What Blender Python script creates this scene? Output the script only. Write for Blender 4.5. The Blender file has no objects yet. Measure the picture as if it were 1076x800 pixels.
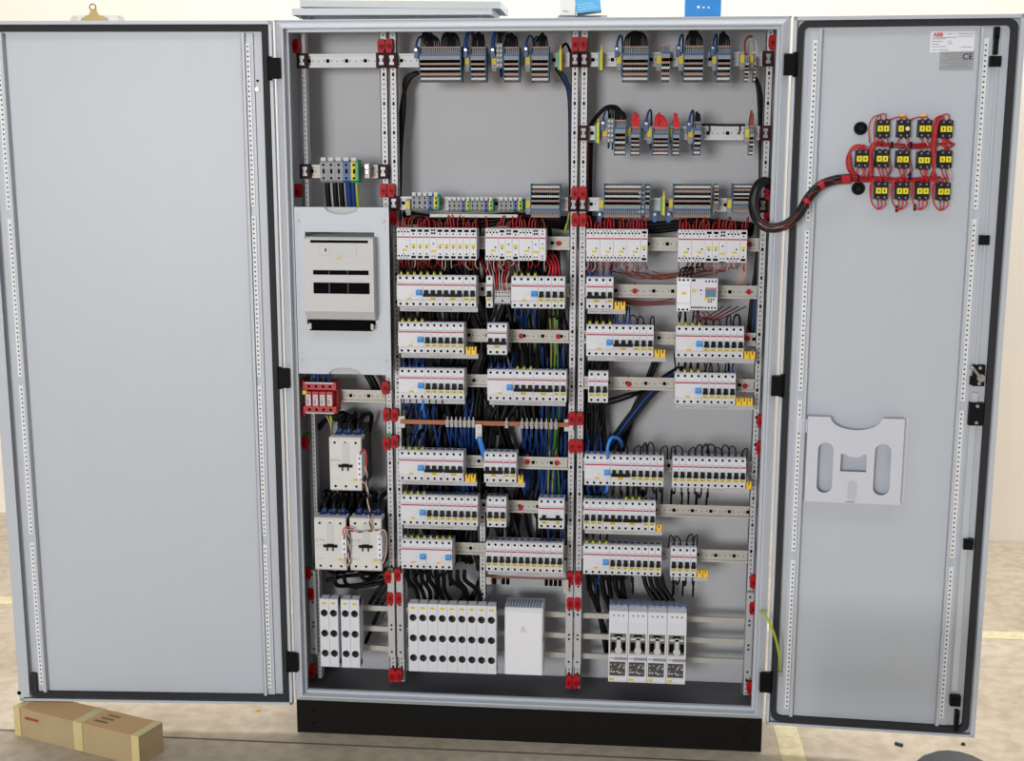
import bpy, math, random
from mathutils import Vector, Matrix
rnd = random.Random(7)
scn = bpy.context.scene
COL = scn.collection

# ------------------------------------------------------------------ camera
F_PX = 1334.76
CAM = Vector((0.25842, -3.28055, 1.62775))
YAW, PITCH, ROLL = -0.0902536, -0.1806713, 0.0017313
fwd = Vector((math.sin(YAW)*math.cos(PITCH), math.cos(YAW)*math.cos(PITCH), math.sin(PITCH)))
rgt0 = Vector((math.cos(YAW), -math.sin(YAW), 0)); up0 = rgt0.cross(fwd)
RGT = math.cos(ROLL)*rgt0 + math.sin(ROLL)*up0
UPV = -math.sin(ROLL)*rgt0 + math.cos(ROLL)*up0
cam = bpy.data.cameras.new('camera'); cam.sensor_fit = 'HORIZONTAL'; cam.sensor_width = 36
cam.lens = F_PX/1076*36; cam.clip_start = .05; cam.clip_end = 100
camo = bpy.data.objects.new('camera', cam); COL.objects.link(camo)
m = Matrix((RGT, UPV, -fwd)).transposed().to_4x4(); m.translation = CAM
camo.matrix_world = m; scn.camera = camo

# ------------------------------------------------------------------ light
scn.view_settings.view_transform = 'Standard'; scn.view_settings.look = 'None'
scn.view_settings.gamma = 1; scn.view_settings.use_curve_mapping = False
scn.view_settings.exposure = 0.0
w = bpy.data.worlds.new('world'); scn.world = w; w.use_nodes = True
bgn = w.node_tree.nodes['Background']; bgn.inputs[0].default_value = (0.93, 0.97, 1.0, 1); bgn.inputs[1].default_value = 0.24
def area(name, loc, target, sx, sy, power, col):
    l = bpy.data.lights.new(name, 'AREA'); l.shape = 'RECTANGLE'; l.size = sx; l.size_y = sy; l.energy = power; l.color = col
    o = bpy.data.objects.new(name, l); COL.objects.link(o); o.location = loc
    o.rotation_euler = (Vector(target)-Vector(loc)).to_track_quat('-Z', 'Y').to_euler(); return o
area('gate_daylight', (-3.2, -12, 2.0), (0, 0, 1.3), 3.2, 2.6, 700, (1, .99, .98))
area('hall_lamp', (0.4, 0.9, 5.0), (0.4, 0.9, 0), 6, 1.2, 270, (1, .98, .95))
area('hall_lamp', (0.2, -2.2, 5.2), (0.2, -2.0, 0), 6, 1.0, 60, (1, .97, .92))

# ------------------------------------------------------------------ helpers
def ray(u, v): return fwd + (u-538)/F_PX*RGT - (v-400)/F_PX*UPV
def P(u, v, Y):
    d = ray(u, v); return CAM + d*((Y-CAM.y)/d.y)
def PF(u, v, Z=0.0):
    d = ray(u, v); return CAM + d*((Z-CAM.z)/d.z)
def lin(h):
    h = h.lstrip('#'); r = []
    for i in (0, 2, 4):
        c = int(h[i:i+2], 16)/255; r.append(c/12.92 if c <= .04045 else ((c+.055)/1.055)**2.4)
    return (*r, 1)
MATS = {}
def mat(name, hexc, rough=.5, metal=0, var=0, scale=30, bump=0, spec=.5, bscale=None, coat=0):
    if name in MATS: return MATS[name]
    mt = bpy.data.materials.new(name); mt.use_nodes = True; nt = mt.node_tree; b = nt.nodes['Principled BSDF']
    b.inputs['Base Color'].default_value = lin(hexc); b.inputs['Roughness'].default_value = rough
    b.inputs['Metallic'].default_value = metal; b.inputs['Specular IOR Level'].default_value = spec
    b.inputs['Coat Weight'].default_value = coat
    mt.diffuse_color = lin(hexc)
    if var or bump:
        tc = nt.nodes.new('ShaderNodeTexCoord'); n = nt.nodes.new('ShaderNodeTexNoise')
        n.inputs['Scale'].default_value = scale; n.inputs['Detail'].default_value = 4
        nt.links.new(tc.outputs['Object'], n.inputs['Vector'])
        if var:
            mx = nt.nodes.new('ShaderNodeMix'); mx.data_type = 'RGBA'
            c = lin(hexc); mx.inputs[6].default_value = tuple(max(0, x*(1-var)) for x in c[:3])+(1,)
            mx.inputs[7].default_value = tuple(min(1, x*(1+var)) for x in c[:3])+(1,)
            nt.links.new(n.outputs['Fac'], mx.inputs[0]); nt.links.new(mx.outputs[2], b.inputs['Base Color'])
        if bump:
            n2 = n
            if bscale:
                n2 = nt.nodes.new('ShaderNodeTexNoise'); n2.inputs['Scale'].default_value = bscale; nt.links.new(tc.outputs['Object'], n2.inputs['Vector'])
            bp = nt.nodes.new('ShaderNodeBump'); bp.inputs['Strength'].default_value = bump; bp.inputs['Distance'].default_value = .001
            nt.links.new(n2.outputs['Fac'], bp.inputs['Height']); nt.links.new(bp.outputs['Normal'], b.inputs['Normal'])
    MATS[name] = mt; return mt
M_PAINT = mat('grey_paint', '#c0c6cf', .38, 0, .015, 8, .10, .4, 900)
M_BACK = mat('grey_back_paint', '#bebfc3', .5, 0, .02, 6, .12, .4, 700)
M_BLACK = mat('black_plinth', '#100e0b', .6, 0, .15, 20, spec=.15)
M_RUB = mat('gasket_rubber', '#29292d', .8, 0, .1, 60)
M_ZINC = mat('zinc_steel', '#b6b3ac', .5, .2, .06, 40)
M_ZINCB = mat('bright_zinc', '#c3c3c6', .5, .2, .05, 60)
M_CHROME = mat('chrome', '#b5b5b5', .3, .8)
M_HOLE = mat('dark_hole', '#0d0c0f', .9, spec=.05)
M_WHITE = mat('device_white', '#d6d7de', .42, 0, .02, 30)
M_WHITE2 = mat('pure_white_plastic', '#e6e7ee', .4)
M_GREYP = mat('device_grey', '#b9b9bb', .5)
M_PINK = mat('stripe_red', '#ad1439', .5)
M_TOG = mat('toggle_black', '#0b0a0c', .5, spec=.15)
M_BLUET = mat('toggle_blue', '#4b9be6', .4)
M_YEL = mat('label_yellow', '#d6bf14', .5)
W_DRED = mat('wire_dark_red', '#7a161c', .5)
M_YCAP = mat('cap_yellow', '#eec11a', .45)
M_ORL = mat('print_orange', '#dcbfae', .6)
M_RED = mat('clamp_red', '#ae0c17', .5, spec=.25)
M_MAR = mat('bracket_maroon', '#34090d', .55, spec=.15)
M_GRN = mat('clip_green', '#0f7a45', .45)
M_CU = mat('copper', '#8f573b', .45, .45, .15, 25)
M_TBG = mat('terminal_grey', '#8c8e91', .5)
M_TBB = mat('terminal_blue', '#2a5590', .45)
M_TBGR = mat('terminal_green', '#2f9a62', .45)
M_TBO = mat('terminal_orange', '#b0745c', .5)
M_TBW = mat('terminal_white', '#c3c7c9', .5)
M_TBBR = mat('terminal_brown', '#7a3a30', .5)
W_BLK = mat('wire_black', '#0b0b0d', .5, spec=.25)
W_BLU = mat('wire_blue', '#163a78', .5, spec=.3)
W_LBL = mat('wire_light_blue', '#3c86dd', .4)
W_RED = mat('wire_red', '#d3212b', .4)
W_BRN = mat('wire_brown', '#8a4326', .45)
W_PNK = mat('wire_pale', '#d8b3ac', .45)
W_GRN = mat('wire_green', '#3f7a34', .45)
W_GY = mat('wire_yellow_green', '#b3c22e', .45)
W_ORG = mat('wire_orange', '#c9582a', .45)

class MB:
    def __init__(s): s.v = []; s.f = []; s.m = []; s.mi = 0; s.sm = []
    def face(s, idx, smooth=False): s.f.append(idx); s.m.append(s.mi); s.sm.append(smooth)
    def box(s, x0, x1, y0, y1, z0, z1):
        b = len(s.v)
        s.v += [(x, y, z) for z in (z0, z1) for y in (y0, y1) for x in (x0, x1)]
        for q in ((0, 2, 3, 1), (4, 5, 7, 6), (0, 1, 5, 4), (2, 6, 7, 3), (0, 4, 6, 2), (1, 3, 7, 5)): s.face([b+i for i in q])
        return s
    def prism(s, prof, x0, x1):          # profile of (y, z), clockwise seen from +x or not: faces fixed by recalc
        b = len(s.v); n = len(prof)
        s.v += [(x0, y, z) for y, z in prof]+[(x1, y, z) for y, z in prof]
        ar = sum(prof[i][0]*prof[(i+1) % n][1]-prof[(i+1) % n][0]*prof[i][1] for i in range(n))
        A = [b+i for i in range(n)]; B = [b+n+i for i in range(n)]
        if ar > 0: s.face(A[::-1]); s.face(B)
        else: s.face(A); s.face(B[::-1])
        for i in range(n):
            j = (i+1) % n; q = [A[i], A[j], B[j], B[i]]
            s.face(q if ar > 0 else q[::-1])
        return s
    def cyl(s, c, axis, r, h, n=12, r2=None, smooth=True):
        a = Vector(axis).normalized(); t = Vector((1, 0, 0)) if abs(a.x) < .9 else Vector((0, 0, 1))
        p = a.cross(t).normalized(); q = a.cross(p); c = Vector(c); b = len(s.v); r2 = r if r2 is None else r2
        for k, (rr, hh) in enumerate(((r, 0), (r2, h))):
            for i in range(n):
                an = 2*math.pi*i/n; s.v.append(tuple(c+a*hh+p*math.cos(an)*rr+q*math.sin(an)*rr))
        s.face([b+i for i in range(n)][::-1]); s.face([b+n+i for i in range(n)])
        for i in range(n):
            j = (i+1) % n; s.face([b+i, b+j, b+n+j, b+n+i], smooth)
        return s
    def disc(s, x, y, z, r, n=8, th=.0004):
        return s.cyl((x, y, z), (0, -1, 0), r, th, n, smooth=False)
    def tube(s, pts, r, n=6, caps=True):
        pts = [Vector(p) for p in pts]; b = len(s.v); N = len(pts); prev = None
        for i, p in enumerate(pts):
            d = (pts[min(i+1, N-1)]-pts[max(i-1, 0)]).normalized()
            if prev is None:
                t = Vector((0, 1, 0)) if abs(d.y) < .9 else Vector((1, 0, 0)); a = d.cross(t).normalized()
            else:
                a = (prev-d*prev.dot(d)); a = a.normalized() if a.length > 1e-6 else d.orthogonal().normalized()
            prev = a; c = d.cross(a); rr = r[i] if isinstance(r, list) else r
            for k in range(n):
                an = 2*math.pi*k/n; s.v.append(tuple(p+a*math.cos(an)*rr+c*math.sin(an)*rr))
        for i in range(N-1):
            for k in range(n):
                k2 = (k+1) % n; s.face([b+i*n+k, b+i*n+k2, b+(i+1)*n+k2, b+(i+1)*n+k], True)
        if caps: s.face([b+k for k in range(n)][::-1]); s.face([b+(N-1)*n+k for k in range(n)])
        return s
    def add(s, mesh, mtx=None, flip=False):
        b = len(s.v)
        for v in mesh.vertices: s.v.append(tuple(mtx @ v.co if mtx else v.co))
        for p in mesh.polygons:
            q = [b+i for i in p.vertices]; s.face(q[::-1] if flip else q)
        return s
    def mesh(s, name, *mats):
        me = bpy.data.meshes.new(name); me.from_pydata(s.v, [], s.f)
        for mt in mats: me.materials.append(mt)
        me.polygons.foreach_set('material_index', s.m); me.polygons.foreach_set('use_smooth', s.sm)
        me.update(); return me
def O(name, mesh, parent=None, loc=(0, 0, 0), rot=None, label=None):
    o = bpy.data.objects.new(name, mesh); COL.objects.link(o); o.location = loc
    if rot: o.rotation_euler = rot
    if parent: o.parent = parent
    if label: o['label'] = label
    return o
def tag(o, label, cat, group=None):
    o['label'] = label; o['category'] = cat
    if group: o['group'] = group
    return o
def thing(name, label, cat, loc=(0, 0, 0), group=None, rot=None):
    return tag(O(name, None, None, loc, rot), label, cat, group)
def struct(o): o['kind'] = 'structure'; return o
def smooth_path(pts, k=5):
    pts = [Vector(p) for p in pts]
    if len(pts) < 3: return pts
    ex = [pts[0]*2-pts[1]]+pts+[pts[-1]*2-pts[-2]]; out = []
    for i in range(1, len(ex)-2):
        a, b, c, d = ex[i-1:i+3]
        for j in range(k):
            t = j/k
            out.append(.5*((2*b)+(c-a)*t+(2*a-5*b+4*c-d)*t*t+(3*b-a-3*c+d)*t**3))
    out.append(pts[-1]); return out
def wire(pts, r, mt, label, group, name='wire', cat='wire', n=6, k=5):
    o = O(name, MB().tube(smooth_path(pts, k), r, n).mesh(name, mt)); return tag(o, label, cat, group)
def poly2d(loops, th):
    """filled outline (x, z) with holes, thickness th along y, centred on y=0"""
    cu = bpy.data.curves.new('outline', 'CURVE'); cu.dimensions = '2D'; cu.fill_mode = 'BOTH'; cu.extrude = th/2
    for lp in loops:
        sp = cu.splines.new('POLY'); sp.points.add(len(lp)-1); sp.use_cyclic_u = True
        for p, (x, z) in zip(sp.points, lp): p.co = (x, z, 0, 1)
    return curve_mesh(cu)
def curve_mesh(cu):
    o = bpy.data.objects.new('tmp', cu); COL.objects.link(o); dg = bpy.context.evaluated_depsgraph_get()
    me = bpy.data.meshes.new_from_object(o.evaluated_get(dg)); bpy.data.objects.remove(o); bpy.data.curves.remove(cu)
    return me
XZ = Matrix(((1, 0, 0, 0), (0, 0, 1, 0), (0, 1, 0, 0), (0, 0, 0, 1)))      # mirrors: flip faces
def sheet(mb, loops, th, y): mb.add(poly2d(loops, th), Matrix.Translation((0, y, 0)) @ XZ, True)
def text(mb, s, x, z, y, size, align='LEFT', bold=0):
    cu = bpy.data.curves.new('txt', 'FONT'); cu.body = s; cu.size = size; cu.align_x = align; cu.extrude = .0002; cu.offset = bold
    R90 = Matrix.Rotation(math.pi/2, 4, 'X')
    mb.add(curve_mesh(cu), Matrix.Translation((x, y, z)) @ R90)
def rect(x0, x1, z0, z1): return [(x0, z0), (x1, z0), (x1, z1), (x0, z1)]
def rrect(x0, x1, z0, z1, r, n=5):
    o = []
    for cx, cz, a in ((x1-r, z0+r, -90), (x1-r, z1-r, 0), (x0+r, z1-r, 90), (x0+r, z0+r, 180)):
        for i in range(n+1):
            t = math.radians(a+90*i/n); o.append((cx+r*math.cos(t), cz+r*math.sin(t)))
    return o
def circ(x, z, r, n=14): return [(x+r*math.cos(2*math.pi*i/n), z+r*math.sin(2*math.pi*i/n)) for i in range(n)]
ORD = ['', 'first', 'second', 'third', 'fourth', 'fifth', 'sixth', 'seventh', 'eighth', 'ninth', 'tenth', 'eleventh', 'twelfth', 'thirteenth',
       'fourteenth', 'fifteenth', 'sixteenth', 'seventeenth', 'eighteenth', 'nineteenth', 'twentieth', 'twenty-first', 'twenty-second', 'twenty-third', 'twenty-fourth']

# ------------------------------------------------------------------ the hall
def floor_material():
    mt = bpy.data.materials.new('concrete_floor'); mt.use_nodes = True; nt = mt.node_tree; b = nt.nodes['Principled BSDF']; b.inputs['Roughness'].default_value = .6
    tc = nt.nodes.new('ShaderNodeTexCoord')
    n1 = nt.nodes.new('ShaderNodeTexNoise'); n1.inputs['Scale'].default_value = 1.6; n1.inputs['Detail'].default_value = 8; n1.inputs['Roughness'].default_value = .65
    n2 = nt.nodes.new('ShaderNodeTexNoise'); n2.inputs['Scale'].default_value = 22; n2.inputs['Detail'].default_value = 6
    r1 = nt.nodes.new('ShaderNodeValToRGB'); r1.color_ramp.elements[0].position = .3; r1.color_ramp.elements[1].position = .72
    r1.color_ramp.elements[0].color = lin('#ad9f8b'); r1.color_ramp.elements[1].color = lin('#cdc2b1')
    r2 = nt.nodes.new('ShaderNodeValToRGB'); r2.color_ramp.elements[0].position = .38; r2.color_ramp.elements[0].color = (.78, .76, .73, 1)
    r2.color_ramp.elements[1].position = .6; r2.color_ramp.elements[1].color = (1, 1, 1, 1)
    mx = nt.nodes.new('ShaderNodeMix'); mx.data_type = 'RGBA'; mx.blend_type = 'MULTIPLY'; mx.inputs[0].default_value = .8
    for n in (n1, n2): nt.links.new(tc.outputs['Object'], n.inputs['Vector'])
    nt.links.new(n1.outputs['Fac'], r1.inputs[0]); nt.links.new(n2.outputs['Fac'], r2.inputs[0])
    nt.links.new(r1.outputs[0], mx.inputs[6]); nt.links.new(r2.outputs[0], mx.inputs[7]); nt.links.new(mx.outputs[2], b.inputs['Base Color'])
    return mt
struct(O('floor', MB().box(-9, 9, -14, 2.2, -.1, 0).mesh('floor', floor_material())))
struct(O('wall_back', MB().box(-9, 9, 2.05, 2.25, 0, 7).mesh('wall_back', mat('wall_paint', '#f1e9dd', .8, 0, .02, 2))))
M_LINE = mat('floor_line_paint', '#d3c9a4', .7, 0, .3, 40)
struct(O('trim_1', MB().box(-6, 6, .915, .985, 0, .0015).mesh('trim', M_LINE)))
struct(O('trim_2', MB().box(.70, .765, -4, .5, 0, .0012).mesh('trim', M_LINE)))
a, b = PF(170, 775), PF(300, 778)
struct(O('trim_3', MB().box(-6, 6, a.y-.004, a.y+.004, 0, .0008).mesh('trim', mat('floor_joint', '#6c6255', .9))))

# ------------------------------------------------------------------ cabinet shell
CAB = thing('electrical_cabinet', 'tall grey steel switchgear cabinet on black plinth with both doors open', 'cabinet')
Z0, Z1, D = .1, 1.95, .225
mb = MB().box(-.648, .648, .012, D, 0, Z0)
O('plinth', mb.mesh('plinth', M_BLACK), CAB)
for s in (-1, 1):
    O('side_panel', MB().box(min(s*.65, s*.647), max(s*.65, s*.647), .004, D, Z0, Z1).mesh('side', M_PAINT), CAB)
O('top_panel', MB().box(-.65, .65, .004, D, Z1-.003, Z1).mesh('top', M_PAINT), CAB)
O('bottom_panel', MB().box(-.647, .647, .03, D, Z0, Z0+.008).mesh('bottom', mat('floor_plate_dark', '#5b5c60', .6)), CAB)
O('back_panel', MB().box(-.647, .647, D-.003, D, Z0+.008, Z1-.003).mesh('back', M_BACK), CAB)
mb = MB()      # front frame: flat rim, proud bead, then the gutter flange behind the bead
def ring(mb, x0, z0, x1, z1, y0, y1, wx, wz):
    """rectangular ring with mitre-free boxes; outer x0..x1,z0..z1"""
    mb.box(x0, x1, y0, y1, z1-wz, z1); mb.box(x0, x1, y0, y1, z0, z0+wz)
    mb.box(x0, x0+wx, y0, y1, z0+wz, z1-wz); mb.box(x1-wx, x1, y0, y1, z0+wz, z1-wz)
def slope_ring(mb, a, ya, b, yb):
    """a, b = (x0, z0, x1, z1) rectangles at depth ya, yb joined by four mitred slopes"""
    q = [[(r[0], y, r[1]), (r[2], y, r[1]), (r[2], y, r[3]), (r[0], y, r[3])] for r, y in ((a, ya), (b, yb))]
    i = len(mb.v); mb.v += q[0]+q[1]
    for k in range(4):
        j = (k+1) % 4; mb.face([i+k, i+j, i+4+j, i+4+k])
slope_ring(mb, (-.65, .10, .65, 1.95), .008, (-.630, .114, .630, 1.932), -.004)
slope_ring(mb, (-.630, .114, .630, 1.932), -.004, (-.626, .118, .626, 1.928), -.004)
slope_ring(mb, (-.626, .118, .626, 1.928), -.004, (-.626, .118, .626, 1.928), .018)
slope_ring(mb, (-.626, .118, .626, 1.928), .018, (-.618, .126, .618, 1.920), .018)
slope_ring(mb, (-.618, .126, .618, 1.920), .018, (-.618, .126, .618, 1.920), .030)
slope_ring(mb, (-.618, .126, .618, 1.920), .030, (-.647, .108, .647, 1.947), .030)
O('front_frame', mb.mesh('frame', M_PAINT), CAB)
M_HINGE = mat('hinge_black', '#09090b', .6, spec=.12)
for s, us in ((-1, ((289, 72), (298, 397), (308, 695))), (1, ((827, 68), (816.5, 405), (801.5, 716)))):
    for u, v in us:
        p = P(u, v, 0.0)
        O('hinge', MB().box(-.013, .013, -.012, .012, -.026, .026).cyl((s*.015, 0, -.03), (0, 0, 1), .006, .06, 10).mesh('hinge', M_HINGE), CAB, (s*.648, -.004, p.z))
for s in (-1, 1):      # plinth screws
    for z in (.03, .07):
        O('screw', MB().disc(0, 0, 0, .004).mesh('screw', M_HOLE), CAB, (s*.6, .0118, z))

# ------------------------------------------------------------------ doors
def hole_strip(mb, x, y, zs, r):
    for z in zs: mb.disc(x, y, z, r, 6, .0003)
class Door:
    def __init__(s, side, W, ang, z0, h):
        s.side, s.W, s.h = side, W, h
        s.loc = Vector((side*.656, 0.0, z0)); s.rz = side*-ang
        s.M = Matrix.Translation(s.loc) @ Matrix.Rotation(s.rz, 4, 'Z'); s.Mi = s.M.inverted()
    def at(s, u, v, yo=.018):
        c = s.Mi @ CAM; d = s.Mi.to_3x3() @ ray(u, v); t = (yo-c.y)/d.y; return c+d*t
RD = Door(1, .546, math.radians(3.0), .088, 1.860)
LD = Door(-1, .776, math.radians(3.4), .088, 1.860)
PAN = .016
def make_door(d, left):
    s = d.side; W, h = d.W, d.h
    X = lambda a, b: (min(s*a, s*b), max(s*a, s*b))
    mb = MB(); mb.box(*X(0, W), PAN, PAN+.003, 0, h)          # sheet
    mb.box(*X(0, W), -.001, PAN, h-.0025, h); mb.box(*X(0, W), -.001, PAN, 0, .0025)
    mb.box(*X(0, .0025), -.001, PAN, 0, h); mb.box(*X(W-.0025, W), -.001, PAN, 0, h)
    mb.box(*X(0, W), -.002, 0, h-.009, h); mb.box(*X(0, W), -.002, 0, 0, .007)
    mb.box(*X(0, .008), -.002, 0, 0, h); mb.box(*X(W-.012, W), -.002, 0, 0, h)
    if left: mb.box(*X(W-.030, W), -.004, -.001, .012, h-.003)
    o = O('door', mb.mesh('door', M_PAINT), CAB, d.loc, (0, 0, d.rz))
    return o
def on_door(d, do, name, mesh, label=None): return O(name, mesh, do, (0, 0, 0), None, label)
RDO = make_door(RD, False); LDO = make_door(LD, True)
RDO['label'] = 'narrower right door with wired contact blocks and document pocket'
LDO['label'] = 'wider plain left door'
# gaskets
mb = MB(); sheet(mb, [rrect(.012, RD.W-.016, .010, RD.h-.010, .022), rrect(.026, RD.W-.032, .024, RD.h-.025, .012)], .014, PAN-.007)
on_door(RD, RDO, 'gasket', mb.mesh('gasket', M_RUB))
mb = MB(); W = LD.W
out = [(-.010, .010), (-.010, LD.h-.010), (-W+.03, LD.h-.010), (-W+.03, LD.h-.026), (-.027, LD.h-.026), (-.027, .025), (-W+.050, .025), (-W+.050, .080), (-W+.034, .080), (-W+.034, .010)]
sheet(mb, [out], .014, PAN-.007); on_door(LD, LDO, 'gasket', mb.mesh('gasket', M_RUB))
# stiffener rails with rows of holes: perforated strip, a web and a raised bright fold
def rail(d, do, xs, inner, gaps, z0=.045, z1=None):
    s = d.side; z1 = z1 or d.h-.055
    L = lambda a, b: (min(xs+inner*a, xs+inner*b), max(xs+inner*a, xs+inner*b))
    mb = MB(); mb.box(*L(-.012, .010), PAN-.005, PAN, z0-.02, z1+.025)
    mb.box(*L(.009, .011), PAN-.014, PAN, z0-.02, z1+.025); mb.box(*L(.011, .018), PAN-.014, PAN-.012, z0-.02, z1+.025)
    mb.box(*L(.016, .018), PAN-.014, PAN, z0-.02, z1+.025)
    on_door(d, do, 'stiffener', mb.mesh('stiffener', M_PAINT))
    cuts = [z0]+sorted(gaps)+[z1]
    for i in range(len(cuts)-1):
        a, b = cuts[i]+(.012 if i else 0), cuts[i+1]-(.012 if i < len(cuts)-2 else 0)
        mb = MB(); mb.box(*L(-.004, .0075), PAN-.0075, PAN-.005, a, b); mb.mi = 1
        n = int((b-a)/.0125); hole_strip(mb, xs+inner*.002, PAN-.0075, [a+.008+k*.0125 for k in range(n)], .0024)
        on_door(d, do, 'perforated_strip', mb.mesh('strip', mat('strip_white', '#e9eaee', .45), M_HOLE))
zr = lambda d, u, v: d.at(u, v).z
rail(RD, RDO, RD.at(848.5, 215).x, 1, [zr(RD, 842, 237), zr(RD, 838, 415), zr(RD, 832, 583)])
rail(RD, RDO, RD.at(1026, 200).x, -1, [zr(RD, 1020, 225), zr(RD, 1010, 426), zr(RD, 999, 590)])
rail(LD, LDO, LD.at(267, 200).x, -1, [zr(LD, 266, 222), zr(LD, 272, 400), zr(LD, 280, 567)])
rail(LD, LDO, LD.at(29.5, 500).x, 1, [zr(LD, 9, 225), zr(LD, 21, 400), zr(LD, 33, 565)])
p = LD.at(23.5, 725)
on_door(LD, LDO, 'hole', MB().disc(p.x, -.0042, p.z, .006).mesh('hole', M_HOLE))
for u, v, r, mt in ((270.5, 94, .005, mat('brass_pin', '#a9a878', .3, .6)), (271, 85, .003, M_HOLE)):
    p = LD.at(u, v); on_door(LD, LDO, 'stud', MB().cyl((p.x, PAN, p.z), (0, -1, 0), r, .004, 10).mesh('stud', mt))
# lock rod, guides, lock, strike
xr = RD.at(1038, 200).x
M_ROD = mat('lock_rod_steel', '#cdd6de', .3, .4)
on_door(RD, RDO, 'lock_rod', MB().box(xr-.008, xr+.008, PAN-.008, PAN-.004, zr(RD, 1004, 725), zr(RD, 1020, 412)).box(xr-.003, xr+.003, PAN-.009, PAN-.004, zr(RD, 1017, 405), zr(RD, 1044, 45)).mesh('rod', M_ROD))
for u, v, hw, hh in ((1046, 35, .0055, .014), (1045, 48, .0045, .022), (1044, 65, .0135, .0125), (1032.5, 252, .012, .012), (1016, 570, .012, .014), (1002.5, 734, .013, .014), (1004, 755, .005, .028)):
    p = RD.at(u, v); on_door(RD, RDO, 'rod_guide', MB().box(p.x-hw, p.x+hw, PAN-.02, PAN-.001, p.z-hh, p.z+hh).box(p.x-hw*.5, p.x+hw*.5, PAN-.024, PAN-.019, p.z-hh*.6, p.z+hh*.6).mesh('guide', M_TOG))
p = RD.at(1027, 394); mb = MB().box(p.x-.014, p.x+.014, PAN-.018, PAN-.001, p.z-.026, p.z+.028).box(p.x-.020, p.x-.010, PAN-.016, PAN-.001, p.z-.024, p.z-.002)
on_door(RD, RDO, 'lock_body', mb.mesh('lock', M_TOG))
mb = MB().tube([(p.x+.004, PAN-.024, p.z-.004), (p.x-.018, PAN-.026, p.z+.022), (p.x-.026, PAN-.026, p.z+.024)], .0045, 6).cyl((p.x+.004, PAN-.016, p.z-.004), (0, -1, 0), .010, .012, 12)
for dz in (.021, -.019): mb.cyl((p.x+.001, PAN-.016, p.z+dz), (0, -1, 0), .0045, .005, 8)
on_door(RD, RDO, 'lock_lever', mb.mesh('lever', M_CHROME))
p = RD.at(1024, 434); on_door(RD, RDO, 'lock_cover', MB().box(p.x-.017, p.x+.017, PAN-.02, PAN-.001, p.z-.029, p.z+.03).mesh('cover', M_TOG))
mb = MB()
for dz in (.022, -.021): mb.cyl((p.x+.001, PAN-.019, p.z+dz), (0, -1, 0), .0045, .004, 8)
on_door(RD, RDO, 'cover_screw', mb.mesh('cs', M_CHROME))
# rating labels with their print
a, b = RD.at(978, 33), RD.at(1023, 55)
M_PRT = mat('print_grey', '#9a9aa2', .7); M_LRED = mat('print_red', '#cf2031', .6)
mb = MB().box(a.x, b.x, PAN-.0008, PAN, b.z, a.z); w_ = b.x-a.x; h_ = a.z-b.z
mb.mi = 1; text(mb, 'ABB', a.x+.006, a.z-.0125, PAN-.001, .013, 'LEFT', .0004)
mb.mi = 2
for k, (x0, x1, z) in enumerate(((.62, .97, .14), (.05, .35, .36), (.05, .60, .30), (.40, .48, .14), (.04, .28, .48), (.4, .48, .47), (.04, .2, .6), (.40, .5, .58), (.05, .16, .88), (.2, .42, .88), (.62, .96, .25), (.7, .95, .75), (.04, .36, .72))):
    mb.box(a.x+w_*x0, a.x+w_*x1, PAN-.0011, PAN-.0008, a.z-h_*z-.0008, a.z-h_*z+.0008)
on_door(RD, RDO, 'rating_label', mb.mesh('label', mat('label_paper', '#e6e8f0', .6), M_LRED, M_PRT), 'white rating label with red lettering')
a, b = RD.at(987.5, 54.5), RD.at(1022.3, 74)
mb = MB().box(a.x, b.x, PAN-.0008, PAN, b.z, a.z); w_ = b.x-a.x; h_ = a.z-b.z
mb.mi = 1; text(mb, 'CE', b.x-.027, a.z-.0185, PAN-.001, .020, 'LEFT', .0002); mb.mi = 2
for k in range(7): mb.box(a.x+w_*(.05+.1*(k % 3)), a.x+w_*(.7 if k < 3 else .93-.1*(k % 2)), PAN-.0011, PAN-.0008, a.z-h_*(.12+.12*k)-.0006, a.z-h_*(.12+.12*k)+.0006)
on_door(RD, RDO, 'type_plate', mb.mesh('plate', mat('plate_silver', '#a4a8ac', .4, .3), M_HOLE, mat('print_dark', '#7d7f86', .6)), 'silver type plate with conformity mark')
for u, v in ((904, 135), (901.5, 198)):
    p = RD.at(u, v); mb = MB().cyl((p.x, PAN, p.z), (0, -1, 0), .0165, .006, 20).cyl((p.x, PAN-.006, p.z), (0, -1, 0), .011, .004, 16, .008)
    on_door(RD, RDO, 'blanking_plug', mb.mesh('plug', M_TOG))
# earth lead between body and door
O('earth_stud', MB().cyl((0, 0, 0), (0, -1, 0), .007, .010, 8).cyl((0, 0, 0), (0, -1, 0), .010, .003, 12).mesh('stud', M_CHROME), RDO, RD.at(820, 707))
e = RD.M @ RD.at(820, 705, 0.0)
wire([P(797, 641, .06), P(800, 642, -.01), P(807, 651, -.04), P(814, 668, -.045), P(818, 685, -.035), P(819.5, 698, -.02), e], .0032, W_GY,
     'yellow and green earth lead from cabinet body to right door', None, 'earth_lead', 'wire', 8)

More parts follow.
